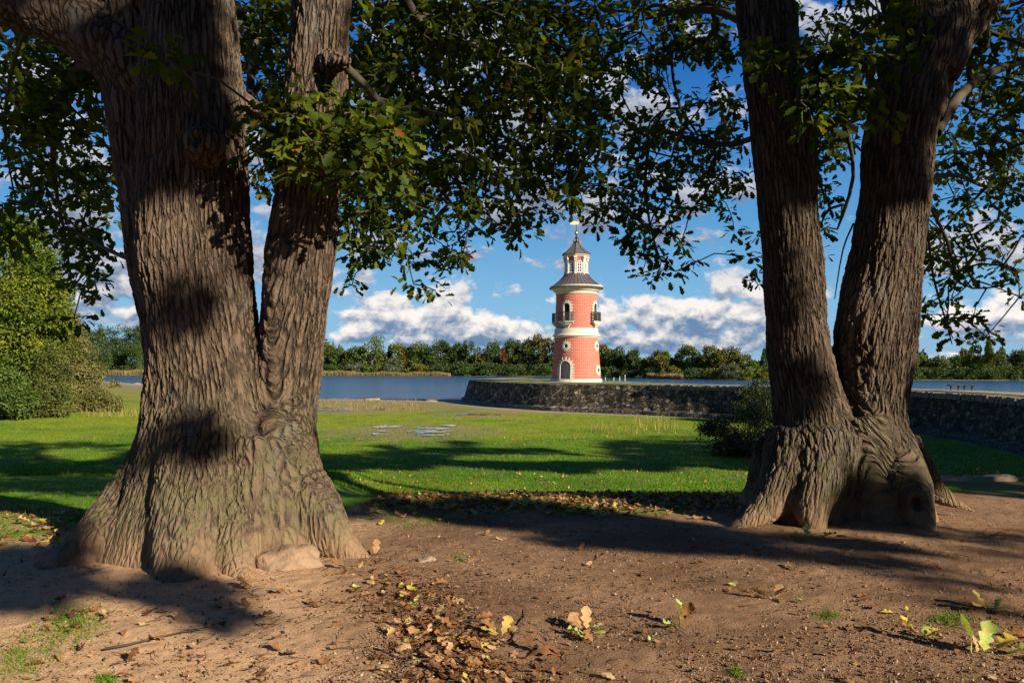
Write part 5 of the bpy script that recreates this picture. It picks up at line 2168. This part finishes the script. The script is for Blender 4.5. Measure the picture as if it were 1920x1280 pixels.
q = G(556, 1050)
stone((q[0], 5.90, .02), (.24, .16, .15), 3, 'rounded sandy boulder leaning against the foot of the left oak', rot=.2, mat=M_SOILSTONE)
q = G(108, 1062)
stone((q[0], 5.95, .03), (.12, .12, .11), 5, 'small brown stone at the tip of the left oak root')
q = G(798, 1056)
stone((q[0], q[1], .01), (.075, .06, .04), 6, 'small flat stone on the dirt between the two oaks')
q = G(490, 1112)
stone((q[0], q[1], .0), (.06, .05, .03), 8, 'small stone next to tan leaves in front of the left oak')
for k, (u0, u1, lab) in enumerate(((1738, 1815, 'long flat edging stone nearest the right oak root'), (1818, 1898, 'middle pale edging stone on the bank edge right of the right oak'), (1900, 1990, 'edging stone at the right edge of the photo'))):
    Y = 10.6
    x = ((u0 + u1) / 2 - 960) / F * Y
    stone((x, Y, -.085), ((u1 - u0) / 2 / F * Y * 1.12, .30, .125 + .03 * (k == 1)), 20 + k, lab, 'edging stone', 'edging stones along the bank', name='edging_stone')
for k, (u, v) in enumerate(((690, 750), (702, 749), (808, 753), (560, 752))):
    q = G(u, v, -3.0)
    stone((q[0], q[1], -3.0), (.55 + .2 * k, .4, .22), 40 + k, ('pale stone at the waterline behind the muddy flat, leftmost in the open', 'second pale stone at the waterline next to its twin', 'pale stone at the waterline nearest the wall end', 'pale stone at the waterline hidden behind the left oak')[k], 'stone', 'pale shore stones') if k < 3 else None
for k, (u, v) in enumerate(((215, 722), (257, 721))):
    q = G(u, v, -3.1)
    stone((q[0], q[1], -3.0), (1.0, .5, .35), 50 + k, ('pale rock at the waterline left of the left oak, the farther left', 'pale rock at the waterline close beside the left oak trunk')[k], 'rock', 'pale shore stones', name='shore_rock')

OCT_V = np.array([[1, 0, 0], [0, 1, 0], [-1, 0, 0], [0, -1, 0], [0, 0, .8], [0, 0, -.8]], float)
OCT_F = np.array([[0, 1, 4], [1, 2, 4], [2, 3, 4], [3, 0, 4], [1, 0, 5], [2, 1, 5], [3, 2, 5], [0, 3, 5]])
N_ = 34000
v = 930 + 360 * r4.random(N_) ** .8
u = r4.uniform(-60, 1980, N_)
Y = EYE * F / (v - HV)
q = np.stack([(u - 960) / F * Y, Y, 0 * Y], 1)
keep = (q[:, 1] < edge_y(q[:, 0]) - .3) & ~((q[:, 0] < -1.0) & (r4.random(N_) < .72))
q = q[keep]
q[:, 2] = ground_z(q[:, 0], q[:, 1]) + .004
sz = np.clip(r4.lognormal(-5.35, .5, len(q)), .002, .017)
o = link('gravel', leaves_mesh('gravel', q, r4.normal(size=q.shape), r4.normal(size=q.shape) + np.array([0, 0, 1]), sz, r4.random(len(q)), TV=OCT_V * np.array([1, .8, .65]), TF=OCT_F), M_PEB)
tag(o, 'fine gravel and crumbs of soil strewn over the dirt', 'gravel', None, 'stuff')

M_TWIG = simple_mat('twig_bark', (.065, .045, .032), 0.9, 0.4, 20)


def twig_path(mb, x, y, L, ang_, r, rs, side=0):
    pts, rad = [], []
    n_ = 6
    for i in range(n_):
        t = i / (n_ - 1)
        a = ang_ + rs.uniform(-.16, .16)
        if i:
            x += L / (n_ - 1) * math.cos(a)
            y += L / (n_ - 1) * math.sin(a)
        z = float(ground_z(np.array([x]), np.array([y]))[0]) + r + .012 + rs.uniform(0, .012)
        pts.append((x, y, z))
        rad.append(r * (1 - .6 * t))
    mb.tube(pts, rad, 6)
    if side:
        k = rs.randint(2, 4)
        p = pts[k]
        b_ = ang_ + rs.choice((-1, 1)) * rs.uniform(.4, .8)
        l2 = L * rs.uniform(.2, .4)
        mb.tube([p, (p[0] + l2 * .5 * math.cos(b_), p[1] + l2 * .5 * math.sin(b_), p[2] + .015), (p[0] + l2 * math.cos(b_), p[1] + l2 * math.sin(b_), p[2] + .004)], [rad[k] * .7, rad[k] * .5, rad[k] * .25], 5)


rs = random.Random(99)
mb = MB()
a, b_ = G(196, 1221), G(385, 1183)
twig_path(mb, a[0], a[1], math.hypot(b_[0] - a[0], b_[1] - a[1]), math.atan2(b_[1] - a[1], b_[0] - a[0]), .008, rs, 1)
tag(mb.build('stick', M_TWIG, None, True), 'long thin dark stick on the sandy dirt at lower left', 'stick')
TW = [((245, 1036), (300, 1026), 'short dark stick lying against the front of the left oak'), ((1540, 1014), (1545, 1016), None), ((760, 1240), (880, 1234), 'pale thin stick at the bottom of the leaf drift'),
      ((1310, 1090), (1350, 1094), 'thin dark twig lying on dirt right of centre'), ((700, 1220), (770, 1246), 'dark twig left of the leaf drift at the bottom'), ((960, 1208), (985, 1150), 'dark twig beside the yellow leaves in the litter drift'), ((1860, 1188), (1905, 1202), None)]
for (p0, p1, lab) in TW:
    if lab is None:
        continue
    a, b_ = G(*p0), G(*p1)
    mb = MB()
    twig_path(mb, a[0], a[1], math.hypot(b_[0] - a[0], b_[1] - a[1]), math.atan2(b_[1] - a[1], b_[0] - a[0]), .006, rs, 1)
    tag(mb.build('twig', M_TWIG, None, True), lab, 'twig')
mb = MB()
for _ in range(520):
    v = rs.uniform(960, 1290)
    u = rs.uniform(-40, 1960) if rs.random() < .55 else rs.gauss(700 + (v - 1040) * .9, 110)
    q = G(u, v)
    if q[1] < edge_y(np.array(q[0])) - .2:
        twig_path(mb, q[0], q[1], rs.uniform(.03, .16), rs.uniform(0, 6.28), rs.uniform(.0015, .0035), rs)
tag(mb.build('twig_debris', M_TWIG, None, True), 'scattered bits of broken twig over the dirt', 'debris', None, 'stuff')

# ------------------------------------------------------------------ fallen leaves
r5 = np.random.default_rng(404)


def leaf_shape(seed):
    """a dry curled oak leaf, five columns wide"""
    rs_ = np.random.default_rng(seed)
    T = np.array([0, .08, .16, .24, .31, .38, .46, .54, .61, .68, .76, .84, .91, .96, 1.0])
    Wd = np.array([.012, .03, .10, .18, .12, .14, .25, .26, .15, .17, .27, .25, .17, .13, .03]) * rs_.uniform(.85, 1.15)
    n_ = len(T)
    cup, curl, tw = rs_.uniform(-.5, 1.5), rs_.uniform(-.5, .7), rs_.uniform(-.7, .7)
    V = []
    for c in (-1, -.5, 0, .5, 1):
        for i in range(n_):
            y = c * Wd[i] * (1 + rs_.uniform(-.12, .12) * (c != 0))
            z = cup * y * y * 1.6 + curl * (T[i] - .5) ** 2 + tw * y * (T[i] - .4) + .03 * abs(c) * math.sin(9 * T[i] + seed + 2 * c) + (.012 if c in (-.5, .5) else 0)
            V.append((T[i] - .02 * abs(c), y, z))
    V = np.array(V)
    V[:, 2] -= V[:, 2].min()
    Fc = []
    for a in range(4):
        for i in range(n_ - 1):
            p, q = a * n_ + i, (a + 1) * n_ + i
            Fc += [(p, p + 1, q + 1), (p, q + 1, q)]
    return V, np.array(Fc)


COLS = {'brown': (.02, .22), 'orange brown': (.26, .42), 'tan': (.52, .66), 'pale tan': (.68, .74), 'yellow': (.82, .89), 'green': (.95, 1.0)}
PROTO = {}
for cn, (lo, hi) in COLS.items():
    for s in range(6):
        V, Fc = leaf_shape(s * 7 + len(cn))
        t = r5.uniform(lo, hi) + .05 * vnoise(V * 9, s) + .03 * r5.normal(size=len(V)) - .05 * (np.abs(V[:, 1]) < .01)
        PROTO[(cn, s)] = np_mesh('fallen_leaf', V, Fc, False, {'tint': ('FLOAT', np.clip(t, 0, 1))})
        PROTO[(cn, s)].materials.append(M_FALLEN)


def fallen(cn, s, x, y, size, label, group, tilt=(0, 0), rz=0.0, z=None):
    o = bpy.data.objects.new('fallen_leaf', PROTO[(cn, s)])
    COL.objects.link(o)
    zz_ = (float(ground_z(np.array([x]), np.array([y]))[0]) if z is None else z) + .008
    o.location = (x, y, zz_)
    o.scale = (size, size, size)
    o.rotation_euler = (tilt[0], tilt[1], rz)
    return tag(o, label, 'leaf', group)


# scatter: litter drift in the middle, band along the grass edge, loose leaves
cand = []
for k in range(4200):
    m_ = r5.random()
    if m_ < .10:
        t = r5.random() ** .55
        u = 690 + 245 * t + r5.normal() * (34 + 34 * t)
        v = 1050 + 250 * t + r5.normal() * 16
        if u < 1160 and 1030 < v < 1300:
            cand.append((*G(u, v)[:2], 'drift'))
    elif m_ < .70:
        x = r5.uniform(-1.6, 4.6)
        y = edge_y(np.array(x)) - .2 + r5.normal() * .45
        cand.append((x, float(y), 'edge'))
    elif m_ < .90:
        x = r5.uniform(-6.5, -3.2)
        y = r5.uniform(6.3, 10)
        if x / y > -.68:
            cand.append((x, y, 'left'))
    elif m_ < .985:
        u, v = r5.uniform(700, 1940), r5.uniform(985, 1290)
        if r5.random() < .45:
            cand.append((*G(u, v)[:2], 'dirt'))
    else:
        u, v = r5.uniform(40, 640), r5.uniform(1110, 1280)
        cand.append((*G(u, v)[:2], 'sandy'))
ZN = {'drift': 'in the leaf drift running to the bottom centre', 'edge': 'in the litter band along the shaded grass edge', 'left': 'on the shaded grass left of the left oak', 'dirt': 'lying loose on the gravelly dirt at right', 'sandy': 'lying on the sandy dirt at lower left'}
cn_l = list(COLS)
pr = {'drift': [.34, .30, .16, .14, .04, .02], 'edge': [.30, .26, .2, .1, .09, .05], 'left': [.3, .3, .16, .1, .1, .04], 'dirt': [.30, .30, .2, .14, .04, .02], 'sandy': [.3, .4, .2, .1, 0, 0]}
items = []
for (x, y, zn) in cand:
    sz = r5.uniform(.045, .115) * {'dirt': .75, 'edge': 1.15, 'left': 1.2}.get(zn, .95)
    cn = cn_l[r5.choice(6, p=pr[zn])]
    items.append((sz / y, x, y, zn, sz, cn))
items.sort(reverse=True)
for (k, x, y, zn, sz, cn) in items[:270]:
    fallen(cn, int(r5.integers(6)), x, y, sz, '%s dry oak leaf %s' % (cn, ZN[zn]) if cn != 'green' else 'green oak leaf %s' % ZN[zn], 'fallen oak leaves', (r5.normal() * .28, r5.normal() * .28), r5.uniform(0, 6.28))
rest = items[270:]
pos = np.array([(x, y, 0) for (_, x, y, *_r) in rest])
pos[:, 2] = ground_z(pos[:, 0], pos[:, 1]) + .012 + r5.random(len(pos)) * .012
up = r5.normal(size=pos.shape) * .35
up[:, 2] += 1
dr = r5.normal(size=pos.shape)
dr[:, 2] *= .25
far_l = np.stack([r5.uniform(-.5, .6, 1500), 26 + 26 * r5.random(1500) ** 1.6, np.zeros(1500)], 1)
far_l[:, 0] *= far_l[:, 1]
far_l[:, 2] = ground_z(far_l[:, 0], far_l[:, 1]) + .06
LV, LF = leaf_shape(3)
tn = np.array([r5.uniform(*COLS[i[5]]) for i in rest])
pos = np.vstack([pos, far_l])
dr = np.vstack([dr, r5.normal(size=far_l.shape)])
up = np.vstack([up, r5.normal(size=far_l.shape) * .5 + np.array([0, 0, 1])])
tn = np.concatenate([tn, r5.uniform(.1, .85, len(far_l))])
lsz = np.concatenate([np.array([i[4] for i in rest]), r5.uniform(.08, .17, len(far_l))])
o = link('leaf_litter', leaves_mesh('leaf_litter', pos, dr, up, lsz, tn, TV=LV - np.array([.5, 0, 0]), TF=LF), M_FALLEN)
tag(o, 'litter of small fallen leaves on the lawn, grass edge and drift', 'leaf litter', None, 'stuff')
# crumbled litter in the drift
M2 = 3600
t = r5.random(M2) ** .6
u = 690 + 255 * t + r5.normal(size=M2) * (60 + 40 * t)
v = 1045 + 255 * t + r5.normal(size=M2) * 18
q = np.array([G(a, max(b_, 1000)) for a, b_ in zip(u, v)])
q[:, 2] = ground_z(q[:, 0], q[:, 1]) + .008
dr = r5.normal(size=q.shape)
dr[:, 2] *= .3
o = link('leaf_crumbs', leaves_mesh('leaf_crumbs', q, dr, r5.normal(size=q.shape) * .4 + np.array([0, 0, 1]), r5.uniform(.008, .032, M2), np.clip(r5.normal(.3, .22, M2), 0, .75), TV=SIMPLE_V, TF=SIMPLE_F), M_FALLEN)
tag(o, 'crumbled bits of dead leaves in the drift on the dirt', 'leaf litter', None, 'stuff')


def sprig(u, v, leaves, label, stem=True):
    """a small fallen spray: leaves given as (colour, shape, size, heading, pitch up, roll)"""
    q = G(u, v)
    zb = float(ground_z(np.array([q[0]]), np.array([q[1]]))[0]) + .006
    root = empty('oak_sprig', (q[0], q[1], zb))
    tag(root, label, 'leaf sprig')
    for (cn, s, sz, hd, pt, rl, dx, dy) in leaves:
        o = bpy.data.objects.new('leaf', PROTO[(cn, s)])
        COL.objects.link(o)
        o.parent = root
        o.location = (dx, dy, .006)
        o.scale = (sz, sz, sz)
        o.rotation_euler = (Matrix.Rotation(math.radians(hd), 3, 'Z') @ Matrix.Rotation(math.radians(-pt), 3, 'Y') @ Matrix.Rotation(math.radians(rl), 3, 'X')).to_euler()
    mb = MB()
    l0 = leaves[0]
    hd = math.radians(l0[3] + 170)
    mb.tube([(0, 0, .008), (.04 * math.cos(hd), .04 * math.sin(hd), .012), (.09 * math.cos(hd + .3), .09 * math.sin(hd + .3), .006)], [.003, .0025, .002], 5)
    mb.build('twig', M_TWIG, root, True)


sprig(1100, 1192, [('green', 0, .12, 190, 14, 10, 0, 0), ('green', 1, .12, 20, 16, -10, .01, 0), ('green', 2, .11, 245, 10, 0, 0, -.01), ('green', 3, .10, 320, 12, 0, .02, 0), ('pale tan', 4, .14, 85, 50, 20, 0, .05), ('tan', 1, .12, 130, 35, -20, -.02, .05)],
      'green oak sprig with tan curled leaves behind it on the dirt below the lighthouse')
sprig(1272, 1178, [('green', 2, .15, 100, 72, 70, 0, 0), ('green', 0, .12, 215, 15, 0, 0, 0), ('orange brown', 3, .15, 35, 50, 30, .01, 0), ('brown', 1, .12, 20, 32, -20, .02, .01)],
      'upright green leaf with brown leaf standing on the dirt right of centre')
sprig(1448, 1128, [('pale tan', 0, .15, 175, 22, 20, 0, .02), ('pale tan', 2, .13, 20, 25, -15, .02, .02), ('tan', 3, .15, 150, 12, 30, -.06, .03), ('tan', 5, .12, 60, 30, 0, .04, .04), ('green', 1, .07, 330, 8, 0, .11, -.03)],
      'clump of pale tan curled leaves on dirt in front of the right oak')
sprig(1850, 1150, [('yellow', 0, .13, 110, 45, 20, 0, .01), ('yellow', 2, .12, 200, 20, -10, 0, 0), ('green', 5, .11, 20, 24, 0, .02, 0), ('yellow', 3, .12, 300, 12, 0, .02, -.02), ('brown', 1, .12, 170, 18, 0, -.05, .01)],
      'yellow-green leaf clump near the right edge above the largest pale leaves')
sprig(1722, 1203, [('yellow', 1, .14, 140, 42, 20, 0, 0), ('yellow', 4, .11, 15, 22, 0, .03, -.01), ('green', 3, .10, 60, 26, 0, .04, 0)],
      'yellow leaf sprig just left of the largest pale green leaves')
sprig(1825, 1228, [('green', 3, .19, 105, 70, 60, -.02, 0), ('green', 4, .18, 40, 50, 45, .04, .0), ('pale tan', 2, .10, 75, 48, 40, .01, -.01), ('yellow', 5, .14, 10, 26, 0, .12, 0), ('green', 1, .16, 340, 16, 10, .16, -.03), ('yellow', 0, .15, 320, 10, 0, .20, -.06)],
      'largest pale green leaves standing upright with yellow ones at lower right')
sprig(938, 1194, [('yellow', 2, .12, 60, 46, 30, .01, 0), ('yellow', 0, .12, 190, 22, 0, 0, 0), ('yellow', 3, .09, 250, 18, 0, -.02, 0), ('orange brown', 1, .12, 150, 26, 0, -.02, .02)],
      'bright yellow leaves standing in the brown leaf drift')
sprig(1520, 1016, [('green', 0, .15, 170, 10, 0, 0, .02), ('green', 2, .16, 10, 12, 0, .08, 0), ('green', 3, .14, 350, 10, 0, .16, -.02), ('yellow', 1, .12, 200, 14, 0, -.1, .04), ('green', 5, .12, 90, 36, 0, 0, .04)],
      'green leaf spray lying in the shade in front of the right oak')
sprig(985, 948, [('green', 0, .17, 95, 42, 20, 0, 0), ('yellow', 2, .15, 180, 26, 0, 0, 0), ('green', 3, .15, 20, 32, 0, .05, 0), ('yellow', 4, .13, 240, 12, 0, -.05, 0)],
      'yellow-green leaf tuft standing in the shaded litter band below the wall')
for (u, v, cn, s, sz, tl, rz, lab) in ((880, 1062, 'tan', 2, .13, (.2, -.8), .6, 'tan leaf standing upright on the dirt between the oaks'), (655, 1073, 'orange brown', 3, .14, (.3, -.2), 2.9, 'bright orange-brown leaf right of the left oak foot'),
                                       (468, 1112, 'tan', 4, .14, (.3, -.3), 2.4, 'tan leaf at the front root tip of the left oak'), (704, 1046, 'tan', 0, .13, (.1, -1.0), 1.6, 'tan leaf standing by the right root of the left oak'),
                                       (1872, 1192, 'orange brown', 1, .17, (1.1, 0), -.35, 'rolled orange-brown leaf behind the largest pale green leaves'), (1650, 1154, 'yellow', 4, .09, (.1, .1), .1, 'small flat yellow leaf alone on dirt at right'),
                                       (990, 1232, 'orange brown', 2, .17, (.2, -.1), .3, 'long orange-brown leaf right of the leaf drift at the bottom'), (1605, 1125, 'orange brown', 5, .10, (.1, -.1), .2, 'orange-brown leaf on dirt below the right oak hollow'),
                                       (480, 1163, 'orange brown', 0, .11, (.2, -.2), .3, 'orange-brown leaf at the shadow tip before the left oak'), (232, 1195, 'orange brown', 1, .07, (.1, -.2), 2.1, 'small orange leaf above the long stick at lower left')):
    q = G(u, v)
    fallen(cn, s, q[0], q[1], sz, lab, None, tl, rz)
# acorn
q = G(1216, 1204)
ac = empty('acorn', (q[0], q[1], float(ground_z(np.array([q[0]]), np.array([q[1]]))[0]) + .016))
tag(ac, 'single green acorn on the dirt right of the green sprig', 'acorn')
mb = MB()
mb.lathe([(.001, -.016), (.009, -.012), (.0125, 0), (.011, .012), (.003, .021), (.001, .024)], 14)
mb.build('nut', simple_mat('acorn_green', (.30, .34, .07), .4, .1, 30), ac, True)
mb = MB()
mb.lathe([(.001, -.020), (.010, -.017), (.0142, -.006), (.0138, .001), (.012, .002)], 14)
mb.build('cup', M_TWIG, ac, True)

# dry weeds on the bank edge between the edging stones
for k, (u, v, lab) in enumerate(((1841, 893, 'small dry brown weed standing above the middle edging stone'), (1872, 892, 'thin dry weed just right of the brown weed on the edging stones'))):
    Y = 10.9
    q = P(u, v, Y)
    root = empty('dry_weed', (q[0], Y, q[2] - .05))
    tag(root, lab, 'weed')
    rw = random.Random(70 + k)
    mb = MB()
    lp, ld = [], []
    for i in range(4):
        dx, dy = rw.uniform(-.05, .05), rw.uniform(-.05, .05)
        h = rw.uniform(.10, .18) * (1.0 if k == 0 else .75)
        mb.tube([(0, 0, -.1), (dx * .5, dy * .5, h * .5), (dx, dy, h)], [.004, .003, .002], 5)
        for j in range(7 if k == 0 else 3):
            t = rw.uniform(.45, 1)
            lp.append((dx * t, dy * t, h * t))
            ld.append((rw.uniform(-1, 1), rw.uniform(-1, 1), rw.uniform(-.3, .6)))
    mb.build('stem', M_TWIG, root, True)
    lp, ld = np.array(lp), np.array(ld)
    o = link('leaves', leaves_mesh('leaves', lp, ld, np.tile(np.array([[.1, .1, 1.0]]), (len(lp), 1)), np.full(len(lp), .05), np.full(len(lp), .32), TV=SIMPLE_V, TF=SIMPLE_F), M_FALLEN)
    o.parent = root
